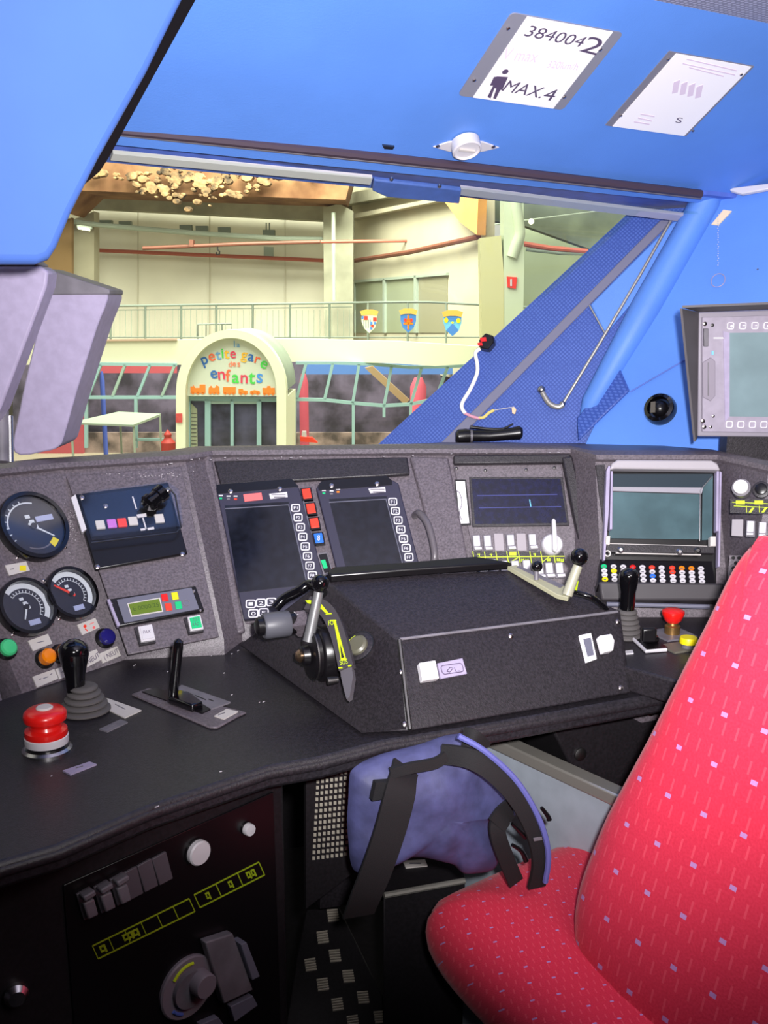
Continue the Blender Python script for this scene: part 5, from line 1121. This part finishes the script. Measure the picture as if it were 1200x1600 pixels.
t = thing('symbol_strip', center(FP, 280, 1420), 'long lime outlined symbol strip below the row of switches on the pedestal', 'label')
mb = M(); lim = mat('dim_lime_print', (150, 170, 20), .6)
def PSq(u0, u1, v0, v1, x0, y0, x1, y1, hgt):
    g = lambda u, v: (x0 + (x1 - x0) * u + hgt[0] * v, y0 + (y1 - y0) * u + hgt[1] * v); return [g(u0, v0), g(u1, v0), g(u1, v1), g(u0, v1)]
A1 = (144, 1478, 295, 1404, (9, 20)); A2 = (303, 1398, 404, 1347, (9, 20))
for A0 in (A1, A2):
    for v in (0, 1): mb.pxp(FP, PSq(0, 1, v - .04, v + .04, *A0), .0, .0008)
nA = 6
for i in range(nA + 1): mb.pxp(FP, PSq(i / nA - .004, i / nA + .004, 0, 1, *A1), 0, .0009)
for i in range(4): mb.pxp(FP, PSq(i / 3 - .006, i / 3 + .006, 0, 1, *A2), 0, .0009)
for u0, A0 in ((.08, A1), (.32, A1), (.36, A1), (.42, A1), (.17, A2), (.52, A2), (.8, A2), (.87, A2)):
    mb.pxp(FP, PSq(u0 - .03, u0 + .03, .25, .36, *A0), 0, .001); mb.pxp(FP, PSq(u0 - .03, u0 + .03, .6, .7, *A0), 0, .001); mb.pxp(FP, PSq(u0 + .01, u0 + .03, .25, .8, *A0), 0, .0011); mb.pxp(FP, PSq(u0 - .03, u0 - .015, .3, .55, *A0), 0, .0011)
mb.build('symbols', lim, t)
for x, y, r, lb in ((307, 1330, .0165, 'large white round push button on the pedestal below the desk edge'), (385, 1294, .0085, 'small white round push button at the upper right of the pedestal')):
    a, b = FP.px(x, y); t = thing('push_button', FP.at(a, b), lb, 'button'); M().lathe(FP, a, b, [(r * 1.1, 0), (r * 1.1, .002)], 30).build('collar', K['black'], t); M().lathe(FP, a, b, [(r, .002), (r, .008), (r * .9, .010), (0, .0105)], 30, cap=False).build('cap', K['white'], t)
a, b = FP.px(291, 1541); t = thing('rotary_selector', FP.at(a, b), 'large grey rotary selector with a lime arc at the bottom of the pedestal', 'knob')
rg = mat('knob_grey', (126, 118, 128), .5)
M().lathe(FP, a, b, [(.043, 0), (.043, .004), (.041, .006)], 44).build('dial', rg, t)
M().lathe(FP, a, b, [(.026, .006), (.025, .012)], 36).build('hub', K['greydark'], t)
a2, b2 = FP.px(312, 1534, .012); M().lathe(FP, a2, b2, [(.017, .008), (.0165, .026), (.015, .028)], 30).build('grip', rg, t)
M().tube([FP.at(a + .03 * math.cos(R(q)), b + .034 * math.sin(R(q)), .0065) for q in range(75, 140, 8)], .0022, 8).build('arc_mark', K['lime'], t)
M().tube([FP.at(a + .032 * math.cos(R(q)), b + .034 * math.sin(R(q)), .0065) for q in range(215, 250, 8)], .0025, 8).build('arc_mark', K['bluemid'], t)
t = thing('socket_box', center(FP, 350, 1510), 'dark grey stepped socket box right of the rotary selector', 'box')
P2(FP, [(311, 1466), (354, 1452), (386, 1540), (340, 1562)], 0, .014).build('body', K['greydark'], t, bevel=.002)
P2(FP, [(362, 1466), (371, 1463), (392, 1516), (380, 1522)], 0, .02).build('clip', K['slate'], t, bevel=.001)
P2(FP, [(353, 1568), (388, 1551), (396, 1566), (360, 1592)], 0, .01).build('lower_tab', K['slate'], t, bevel=.001)
P2(FP, [(306, 1596), (334, 1584), (346, 1600), (346, 1625), (306, 1625)], 0, .01).build('lower_tab', K['slate'], t, bevel=.001)

# ---------------------------------------------------------------- perforated grille, foot plate, step
PGr = Fr(Vector((0, 1.34, 0)), (1, 0, 0), Z)
t = thing('perforated_grille', center(PGr, 520, 1340), 'black perforated metal grille with pale holes left of the blue bag', 'grille')
P2(PGr, [(478, 1193), (575, 1186), (570, 1350), (478, 1420)], -.01, 0).build('plate', K['under'], t)
mb = M()
for i in range(9):
    for j in range(15):
        mb.pxp(PGr, cpx(sq(0, 0, 2.1, 2.6), 497 + i * 7.2 - j * .5, 1212 + j * 9.2 - i * .9), 0, .0006)
mb.build('hole_pattern', mat('pale_behind_holes', (170, 164, 150), .7), t)
t = thing('footrest_plate', hz(540, 1520, .28), 'black tread plate footrest with shiny raised bars in the foot well', 'footrest')
PFr = Fr(hz(540, 1500, .30), (1, -.12, 0), (0, 1, .45))
P2(PFr, [(478, 1420), (530, 1416), (640, 1640), (440, 1640), (462, 1500)], -.02, 0).build('plate', K['under'], t, bevel=.003)
k_ = mat('worn_tread_bar', (214, 204, 188), .35, metal=.3)
for n_, (x, y) in enumerate(((519, 1430), (503, 1464), (522, 1493), (484, 1507), (543, 1525), (503, 1538), (566, 1558), (526, 1569), (592, 1589), (550, 1596))):
    sl = .35 if n_ % 2 else .2
    for i in range(5):
        yy = y - 8 + i * 4; w_ = 8.5; P2(PFr, [(x - w_ + i * .6, yy + w_ * sl * .4), (x + w_ + i * .6, yy - w_ * sl * .4), (x + w_ + i * .6, yy - w_ * sl * .4 + 1.9), (x - w_ + i * .6, yy + w_ * sl * .4 + 1.9)], 0, .003).build('tread_bar', k_, t)
PSt = flat(.50)
t = thing('black_step_box', hz(665, 1370, .5), 'black flat box with a small white label under the blue bag', 'box')
t.location.z = .2
P2(PSt, [(618, 1335), (720, 1342), (727, 1375), (598, 1399)], -.30, 0).build('body', K['under'], t, bevel=.004)
o = M().tube([w3(PSt, 600, 1399), w3(PSt, 726, 1376)], .005, 8).build('front_edge', K['alu'], t)
P2(PSt, [(629, 1346), (664, 1344), (668, 1354), (634, 1357)], 0, .0015).build('label_plate', K['cream'], t)
P2(PSt, cpx(sq(0, 0, 9, 1), 649, 1350.5), .0015, .002).build('mark', K['greydark'], t)

# ---------------------------------------------------------------- blue bag hanging from the desk edge
PBg = Fr(Vector((0, 1.168, 0)), (1, 0, 0), Z)
t = thing('backpack', center(PBg, 660, 1350), 'blue violet nylon backpack with black straps hanging below the desk edge', 'bag')
Fb = PBg.lift(.03)
body = [(546, 1218), (552, 1202), (574, 1188), (602, 1178), (645, 1166), (680, 1156), (712, 1146), (735, 1146), (754, 1168), (772, 1205), (792, 1240), (806, 1262), (788, 1262), (768, 1276), (772, 1300), (777, 1335), (765, 1356), (722, 1360), (702, 1346), (660, 1336), (622, 1336), (590, 1352), (556, 1362), (545, 1330), (542, 1270)]
M().pillow(PBg, spline([PBg.px(*p) for p in body], 4), .045, .018, 9, wr=.012, seed=3).build('body', K['bag'], t)
def bpt(x, y, h=.05): return w3(PBg, x, y, h)
M().band([bpt(634, 1198, .035), bpt(626, 1235, .056), bpt(612, 1290, .06), bpt(592, 1350, .06), bpt(572, 1400, .05), bpt(560, 1430, .03)], PBg.n, .044, .004).build('strap', K['strap'], t)
M().band([bpt(690, 1178, .05), bpt(735, 1185, .07), bpt(775, 1210, .08), bpt(812, 1252, .085), bpt(836, 1300, .085), bpt(845, 1345, .08), bpt(838, 1385, .07)], PBg.n, .026, .006).build('strap', K['strap'], t)
M().tube([bpt(716, 1150, .07), bpt(755, 1172, .08), bpt(800, 1212, .085), bpt(830, 1255, .088), bpt(850, 1300, .09), bpt(857, 1340, .088), bpt(852, 1378, .08)], .004, 8, smooth=5).build('piping', K['piping'], t)
M().band([bpt(792, 1262, .04), bpt(778, 1280, .06), bpt(778, 1305, .065), bpt(790, 1340, .06), bpt(806, 1378, .05)], PBg.n, .022, .005).build('strap', K['strap'], t)
M().band([bpt(800, 1262, .055), bpt(788, 1272, .062), bpt(776, 1290, .066)], PBg.n, .032, .004).build('strap_pad', K['strap'], t)
M().band([bpt(610, 1208, .05), bpt(640, 1200, .055), bpt(680, 1192, .055), bpt(698, 1180, .055)], PBg.n, .014, .006).build('handle_loop', K['strap'], t)
M().band([bpt(724, 1150, .05), bpt(740, 1156, .06), bpt(756, 1172, .05)], PBg.n, .026, .004).build('top_tab', K['strap'], t)
M().pxp(Fb, [(578, 1212), (604, 1210), (598, 1236), (572, 1240)], .012, .022).build('patch', K['strap'], t)
for q in (((846, 1262), (856, 1275), (858, 1281)), ((800, 1287), (812, 1298), (822, 1308)), ((800, 1320), (815, 1330), (822, 1345))): M().tube([bpt(*p_, .06) for p_ in q], [.0025, .004], 8, smooth=3).build('strap_cord', K['black'], t)
P2(PBg.lift(.09), [(833, 1309), (846, 1307), (847, 1312), (834, 1314)], 0, .001).build('logo_tag', K['greydark'], t)

# ---------------------------------------------------------------- driver's seat
def fabric(name):
    m = mat(name, (222, 40, 62), .85); nt = m.node_tree; b = nt.nodes['Principled BSDF']; b.inputs['Sheen Weight'].default_value = .12; b.inputs['Sheen Roughness'].default_value = .4; b.inputs['Specular IOR Level'].default_value = .2
    N = nt.nodes.new; Lk = nt.links.new
    def math_(op, x, y=None):
        n = N('ShaderNodeMath'); n.operation = op
        for i, v in enumerate((x, y)):
            if v is None: continue
            if isinstance(v, (int, float)): n.inputs[i].default_value = v
            else: Lk(v, n.inputs[i])
        return n.outputs[0]
    uv = N('ShaderNodeUVMap'); sp = N('ShaderNodeSeparateXYZ'); Lk(uv.outputs[0], sp.inputs[0]); u, v = sp.outputs[0], sp.outputs[1]
    def lattice(su, sv, shear, du, dv, ou=0, ov=0):
        row = math_('FLOOR', math_('DIVIDE', math_('ADD', v, ov), sv))
        fv = math_('ABSOLUTE', math_('SUBTRACT', math_('FRACT', math_('DIVIDE', math_('ADD', v, ov), sv)), .5))
        uu = math_('ADD', math_('DIVIDE', math_('ADD', u, ou), su), math_('MULTIPLY', row, shear))
        fu = math_('ABSOLUTE', math_('SUBTRACT', math_('FRACT', uu), .5))
        return math_('MULTIPLY', math_('LESS_THAN', fu, du), math_('LESS_THAN', fv, dv))
    dots = lattice(.0555, .0575, .117, .08, .047, -.0067, -.001)
    dash = lattice(.0185, .02875, .5, .08, .27, .002, .0)
    nz = N('ShaderNodeTexNoise'); nz.inputs['Scale'].default_value = 320; Lk(uv.outputs[0], nz.inputs['Vector'])
    base = N('ShaderNodeMix'); base.data_type = 'RGBA'; base.inputs[6].default_value = lin((212, 40, 66)); base.inputs[7].default_value = lin((236, 60, 88)); Lk(nz.outputs['Fac'], base.inputs[0])
    m1 = N('ShaderNodeMix'); m1.data_type = 'RGBA'; Lk(dash, m1.inputs[0]); Lk(base.outputs[2], m1.inputs[6]); m1.inputs[7].default_value = lin((236, 74, 96))
    m2 = N('ShaderNodeMix'); m2.data_type = 'RGBA'; Lk(dots, m2.inputs[0]); Lk(m1.outputs[2], m2.inputs[6]); m2.inputs[7].default_value = lin((196, 140, 200))
    Lk(m2.outputs[2], b.inputs['Base Color'])
    bp = N('ShaderNodeBump'); bp.inputs['Strength'].default_value = .4; bp.inputs['Distance'].default_value = .001; Lk(nz.outputs['Fac'], bp.inputs['Height']); Lk(bp.outputs[0], b.inputs['Normal'])
    return m
fab = fabric('red_seat_fabric')
q = R(10); bdir = Vector((math.cos(q), math.sin(q), 0)); wdir = Vector((math.sin(q), -math.cos(q), 0))   # back and sideways of the seat
rec = R(20); upd = bdir * math.sin(rec) + Z * math.cos(rec)
O_ = hz(905, 1450, .66); PSb = Fr(O_, wdir, upd)
outl = [PSb.lift(-.05).px(*p) for p in ((1218, 838), (1190, 846), (1168, 868), (1150, 900), (1120, 962), (1090, 1020), (1060, 1080), (1025, 1150), (990, 1215), (958, 1275), (935, 1330), (915, 1385), (905, 1440), (908, 1495), (918, 1545), (932, 1600), (955, 1680))]
um = max(p[0] for p in outl[:1]) ; cxm = PSb.lift(-.05).px(1218, 838)[0] + .10
mir = [(2 * cxm - p[0], p[1]) for p in outl[::-1]]
t = thing('swivel_chair', O_ + bdir * .1 + wdir * .2 + Z * -.66, 'red driver seat with small violet dots on the fabric, turned to the left', 'seat')
shape = spline(outl + mir, 3)
M().pillow(PSb.lift(-.05), shape, .055, .06, 10, flat=4).build('backrest', fab, t, uvf=lambda p: ((p - O_).dot(wdir), (p - O_).dot(upd)))
M().pillow(PSb.lift(-.11), [(a * 1.0, b) for a, b in shape], .02, .05, 5, flat=4).build('back_shell', K['black'], t)
# cushion
zc = .62; Fc = flat(zc - .06)
c_far = hz(652, 1432, zc - .05)
cu = lambda d, s: (Vector((c_far.x, c_far.y, 0)) + bdir * d + wdir * s)
cuv = lambda p: (((p - c_far).dot(bdir) * .94 + (p - c_far).dot(wdir) * .33) * 2.1, ((p - c_far).dot(wdir) * .94 - (p - c_far).dot(bdir) * .33 - p.z) * 2.0)
PCu = Fr(Vector((c_far.x, c_far.y, zc - .07)), bdir, -wdir)
cush = [(0, -.03), (.02, -.0), (.06, .012), (.3, .03), (.52, .03), (.52, -.52), (.06, -.52), (.01, -.50), (-.015, -.42), (-.012, -.15)]
M().pillow(PCu, spline(cush, 4), .075, .09, 9, flat=4.5).build('cushion', fab, t, uvf=cuv)
M().box(PCu, .10, .46, -.44, -.06, -.20, -.08).build('seat_frame', K['black'], t, bevel=.01)
M().lathe(flat(0), cu(.28, .25).x, cu(.28, .25).y, [(.2, 0), (.2, .03), (.07, .06), (.06, .36)], 32).build('pedestal', K['black'], t)

# ---------------------------------------------------------------- ceiling plates and lamp
def cplate(pts, edge0, edge1, label, name='notice_plate'):
    a0 = min(PC.px(*p)[0] for p in pts); t = thing(name, center(PC, sum(p[0] for p in pts) / 4, sum(p[1] for p in pts) / 4), label, 'sign'); return t
t = cplate([(800, 15), (963, 52), (885, 174), (717, 141)], 0, 0, 'white plate on the ceiling reading 384004 2 with a person symbol and MAX.4')
aa = [PC.px(*p) for p in ((800, 15), (963, 52), (885, 174), (717, 141))]
a0, a1 = .531, (aa[1][0] + aa[2][0]) / 2; b0, b1 = min(p[1] for p in aa) + .004, max(p[1] for p in aa) - .004
w_ = a1 - a0; rp = [(a0 + w_ / 2 + x, (b0 + b1) / 2 + y) for x, y in rrect(w_, b1 - b0, .008, 4)]
M().prism(PC, rp, 0, .002).build('backing', mat('plate_frame_grey', (128, 128, 142), .5), t)
M().prism(PC, [(a0 + w_ * .135, b0 + .001), (a1 - w_ * .10, b0 + .001), (a1 - w_ * .10, b1 - .001), (a0 + w_ * .135, b1 - .001)], .002, .003).build('face', K['paper'], t)
for q in (('384004', (817, 53), (906, 71), (829, 37)), ('2', (904, 77), (930, 84), (921, 53)), ('MAX.', (783, 139), (843, 151), (796, 123)), ('4', (845, 153), (862, 155), (856, 136))): M().text(PC, *q, .0034).build('lettering', K['ink'], t)
M().text(PC, 'V max', (782, 90), (836, 95), (790, 72), .0034).build('faded_lettering', K['paleink'], t); M().text(PC, '320km/h', (853, 103), (900, 107), (858, 92), .0034).build('faded_lettering', K['paleink'], t)
P_ = M(); a, b = PC.px(789.5, 112, .003); P_.lathe(PC, a, b, [(.0055, .003), (.0055, .0036)], 18)
P_.pxp(PC, [(777, 117), (793, 118), (784, 138), (781, 138), (774, 152), (770, 151), (775, 136), (772, 135), (766, 151), (761, 149), (770, 131), (765, 131), (771, 118)], .003, .0036); P_.build('person_symbol', K['ink'], t)
for x, y in ((794, 44), (741, 125), (938, 77), (882, 151)): a, b = PC.px(x, y, .003); M().lathe(PC, a, b, [(.0032, .003), (.0032, .005), (.0012, .006)], 14).build('screw', K['screw'], t)
t = thing('notice_plate', center(PC, 1060, 145), 'smaller white plate on the ceiling with very faded printing, nearer the side wall', 'sign')
aa = [PC.px(*p) for p in ((1047, 77), (1166, 107), (1076, 214), (958, 188))]
a0 = min(aa[0][0], aa[3][0]); a1 = (aa[1][0] + aa[2][0]) / 2; b0 = min(p[1] for p in aa) + .003; b1 = max(p[1] for p in aa) - .003
M().prism(PC, [(a0, b0), (a1, b0), (a1, b1), (a0, b1)], 0, .002).build('backing', mat('plate_frame_grey', (120, 118, 130), .5), t)
w_ = a1 - a0; M().prism(PC, [(a0 + w_ * .08, b0 + .001), (a1 - w_ * .03, b0 + .001), (a1 - w_ * .03, b1 - .001), (a0 + w_ * .08, b1 - .001)], .002, .003).build('face', K['paper'], t)
for (x0, y0, x1, y1) in ((1072, 90, 1150, 108), (1066, 97, 1148, 115), (1076, 103, 1130, 117), (1000, 176, 1022, 180), (996, 182, 1018, 187), (990, 188, 1014, 192)): M().pxp(PC, ln(x0, y0, x1, y1, 2), .003, .0034).build('faded_line', K['paleink'], t)
mb = M()
for i in range(4): mb.pxp(PC, [(1052 + i * 12, 126 + i * 2.5), (1062 + i * 12, 122 + i * 2.5), (1058 + i * 12, 142 + i * 2.5), (1049 + i * 12, 144 + i * 2.5)], .003, .0034)
mb.build('faded_drawing', K['paleink'], t)
M().text(PC, 'S', (1054, 189), (1063, 190), (1058, 181), .0034).build('mark', K['ink'], t)
for x, y in ((1044, 92), (970, 180), (1158, 116), (1083, 204)): a, b = PC.px(x, y, .003); M().lathe(PC, a, b, [(.0028, .003), (.0028, .005), (.0012, .006)], 14).build('screw', K['screw'], t)
t = thing('ceiling_spot', center(PC, 728, 232), 'small white round ceiling spot on a pointed oval plate above the windscreen', 'lamp')
M().pxp(PC, [(676, 228), (700, 220), (728, 217), (755, 220), (780, 229), (755, 235), (728, 238), (700, 235)], 0, .003).build('plate', K['white'], t, bevel=.001)
a, b = PC.px(728, 228, .01); M().lathe(PC, a, b, [(.027, .002), (.027, .020), (.024, .022), (.022, .018), (0, .018)], 32, cap=False).build('spot_ring', K['white'], t)
M().box(PC, a - .016, a + .016, b - .002, b + .002, .018, .022).build('slot', K['cream'], t)
for x, y in ((684, 228), (771, 229), (728, 219)): screwp(PC, x, y, t, .004, .003)
o = M().pxp(PC, [(597, 225), (616, 227), (613, 231), (600, 230)], 0, .004).build('ceiling_clip', K['darksteel']); tag(o, 'tiny dark clip on the ceiling left of the white ceiling spot', 'clip')

# ---------------------------------------------------------------- things by the pillar
t = thing('wiper_rod', w3(P1, 875, 635, .03), 'thin steel rod with a hooked lower end lying along the blue pillar', 'rod')
r_ = [w3(P1, *p, .02) for p in ((1048, 345), (1000, 430), (935, 540), (879, 632))]
M().tube(r_, .0035, 10).build('rod', K['alu'], t)
M().tube([w3(P1, *p, .02) for p in ((880, 632), (872, 636), (858, 630), (847, 612))], .0065, 12, smooth=4).build('hook', K['alu'], t)
M().sphere(w3(P1, 846, 609, .02), .0095, 16).build('knob', K['steel'], t); M().sphere(w3(P1, 879, 631, .02), .007, 16).build('joint', K['steel'], t)
t = thing('connector_plug', w3(P1, 762, 538, .02), 'small black and red connector fixed at the edge of the pillar panel', 'connector')
P2(P1, [(752, 536), (762, 526), (774, 530), (775, 540), (766, 551), (753, 549)], .0, .03).build('housing', K['black'], t, bevel=.002)
P2(P1, [(754, 534), (763, 533), (764, 539), (755, 540)], .03, .034).build('red_insert', K['red'], t); P2(P1, [(750, 542), (757, 541), (758, 546), (751, 546)], .02, .034).build('red_insert', K['red'], t)
t = thing('loose_wire', w3(P1, 722, 630, .012), 'white wire curling down from the connector to a small beige tag', 'wire')
M().tube([w3(P1, *p, .016) for p in ((750, 545), (743, 552), (746, 570), (745, 585), (735, 608), (723, 628), (722, 638), (727, 646))], .0045, 10, smooth=5).build('sheath', K['paper'], t)
M().tube([w3(P1, *p, .014) for p in ((727, 646), (738, 651), (750, 654))], .0035, 8, smooth=3).build('pink_core', mat('pink_core', (214, 150, 170), .5), t)
M().tube([w3(P1, *p, .014) for p in ((748, 653), (756, 652), (764, 645), (772, 641))], .0035, 8, smooth=3).build('yellow_core', mat('yellow_core', (226, 206, 120), .5), t)
M().tube([w3(P1, *p, .014) for p in ((772, 641), (790, 638), (803, 636))], .001, 6).build('thread', K['cream'], t)
P2(P1, [(801, 640), (805, 638), (808, 642), (806, 649), (802, 648)], .010, .015).build('tag', mat('beige_tag', (226, 196, 160), .5), t)
# handset lying on the brow
pt = w3(P1, 765, 688, .05); kz = (pt - C).dot(FWD)
t = thing('handheld_torch', dep(765, 690, kz), 'black handheld torch lying at the foot of the pillar panel', 'torch')
T_ = lambda x, y: dep(x, y, kz)
M().tube([T_(712, 682), T_(716, 682), T_(728, 681), T_(740, 681), T_(765, 681), T_(795, 678), T_(812, 676), T_(816, 676)], [.010, .016, .0165, .013, .0125, .013, .0155, .011], 22).build('body', K['black'], t)
M().tube([T_(734, 681), T_(738, 681)], .0145, 20).build('ring', K['greydark'], t)
M().tube([T_(735, 667), T_(760, 670), T_(785, 670), T_(802, 662)], [.004, .0045, .0045, .002], 10, smooth=3).build('clip', K['black'], t)
# air vent
a, b = PWR.px(1033, 641); t = thing('air_vent', PWR.at(a, b), 'black round air vent nozzle on the blue wall beside the monitor', 'vent')
M().lathe(PWR, a, b, [(.034, 0), (.034, .010), (.031, .018), (.024, .020), (.022, .008), (0, .006)], 40, cap=False).build('nozzle_ring', K['blackgloss'], t)
M().sphere(PWR.at(a, b, .008), .018, 24).build('nozzle_ball', K['black'], t)
M().box(PWR, a - .014, a - .004, b - .014, b + .010, .024, .027).build('damper', K['brown'] if 0 else mat('damper_grey', (90, 84, 74), .4), t)
# label and bead chain
t = thing('beige_label', center(PWR, 1128, 341), 'slanted beige label high on the blue wall above the bead chain', 'label')
P2(PWR, [(1112, 352), (1123, 353), (1144, 331), (1131, 329)], .001, .004).build('plate', mat('beige_label', (236, 214, 180), .4), t)
t = thing('bead_chain', center(PWR, 1122, 448, .008), 'thin bead pull chain with a clear ring on the blue wall', 'chain')
mb = M(); y = 335
while y < 416: mb.sphere(w3(PWR, 1122 + math.sin(y) * .6, y, .01), .0012, 8); y += 3.6
mb.build('beads', K['white'], t)
a, b = PWR.px(1122, 438, .01); M().tube([PWR.at(a + .0145 * math.cos(R(q)), b + .0155 * math.sin(R(q)), .01) for q in range(0, 361, 15)], .0009, 6).build('ring', K['greycase'], t)
screwp(PWR, 1184, 421, t, .002, .001)

# ---------------------------------------------------------------- monitor at the right
PMn = Fr(dep(1095, 580, 1.88), RGT, Z)
t = thing('side_monitor', center(PMn, 1180, 690), 'grey bezelled side monitor with outlined keys and a dark grey hood at the right', 'monitor')
gm = mat('monitor_grey', (152, 144, 160), .5, var=.03, scale=60)
P2(PMn, [(1092, 488), (1330, 480), (1330, 684), (1090, 682)], -.04, 0).build('case', mat('monitor_case', (140, 134, 146), .5), t, bevel=.003)
P2(PMn, [(1096, 496), (1330, 489), (1330, 677), (1096, 674)], 0, .006).build('bezel', gm, t, bevel=.001)
P2(PMn, [(1138, 520), (1300, 518), (1300, 652), (1138, 650)], .006, .007).build('display', mat('monitor_screen', (122, 142, 148), .2, var=.05, scale=10), t)
P2(PMn, [(1128, 517), (1138, 520), (1138, 650), (1131, 658)], .006, .0075).build('inner_edge', K['greycase'], t)
h0_, h1_ = PMn.px(1066, 482, .12), PMn.px(1086, 688, .02)
FH = PMn
def hv(x, y, h): a, b = PMn.px(x, y, h); return PMn.at(a, b, h)
mh = mat('hood_dark_grey', (92, 88, 92), .6)
vs = [hv(1092, 488, 0), hv(1090, 683, 0), hv(1087, 690, .02), hv(1066, 482, .10)]
n_ = (vs[1] - vs[0]).cross(vs[3] - vs[0]).normalized() * .004
M().add(vs + [p + n_ for p in vs], [(0, 1, 2, 3), (7, 6, 5, 4), (0, 4, 5, 1), (1, 5, 6, 2), (2, 6, 7, 3), (3, 7, 4, 0)]).build('hood_side', mh, t)
vs = [hv(1092, 488, 0), hv(1066, 481, .10), hv(1340, 470, .10), hv(1340, 478, 0)]; 
M().add(vs + [p + Z * .004 for p in vs], [(0, 1, 2, 3), (7, 6, 5, 4), (0, 4, 5, 1), (1, 5, 6, 2), (2, 6, 7, 3), (3, 7, 4, 0)]).build('hood_top', mh, t)
for i in range(7): skey(PMn, 1141 + i * 19, 509 - i * .1, .0125, .0125, 0, .0062, t, 'ABCDEFG'[i] if 0 else None)
for i in range(7): skey(PMn, 1139 + i * 18, 663 + i * .1, .0125, .0125, 0, .0062, t, None)
for i in range(4):
    M().text(PMn, '.-:'[i % 3], (1139 + i * 19, 511), (1143 + i * 19, 511), (1139 + i * 19, 508), .0075).build('key_print', K['whiteglow'], t)
P2(PMn, [(1097, 513), (1104, 513), (1104, 541), (1097, 541)], .006, .012).build('card_slot', K['greydark'], t, bevel=.001)
P2(PMn, [(1110, 548), (1113, 548), (1113, 554), (1110, 554)], .006, .008).build('blue_indicator', mat('blue_led', (120, 190, 250), .4), t)
P2(PMn, [(1096, 566), (1108, 558), (1115, 564), (1115, 618), (1108, 626), (1096, 620)], .006, .010).build('side_cover', mat('cover_grey2', (136, 128, 142), .5), t, bevel=.001)
P2(PMn, [(1103, 566), (1105, 566), (1105, 618), (1103, 618)], .010, .011).build('cover_groove', K['greydark'], t)
for x, y in ((1101, 506), (1113, 508), (1098, 658), (1114, 650), (1100, 667), (1110, 667)): screwp(PMn, x, y, t, .004 if x < 1105 else .003, .006, 'screw' if y != 508 else 'darksteel')
P2(PMn, [(1113, 527), (1130, 527), (1130, 529), (1113, 529)], .006, .0075).build('print_line', K['whiteglow'], t)
M().box(PMn, .06, .22, PMn.px(1150, 690)[1] - .05, PMn.px(1150, 682)[1], -.05, -.01).build('stand', K['console_dark'], t)
o = M().tube([w3(PE, 925, 690, .0)]*1 + [w3(PE, 930, 690)], .001).build('x', K['black']) if 0 else None
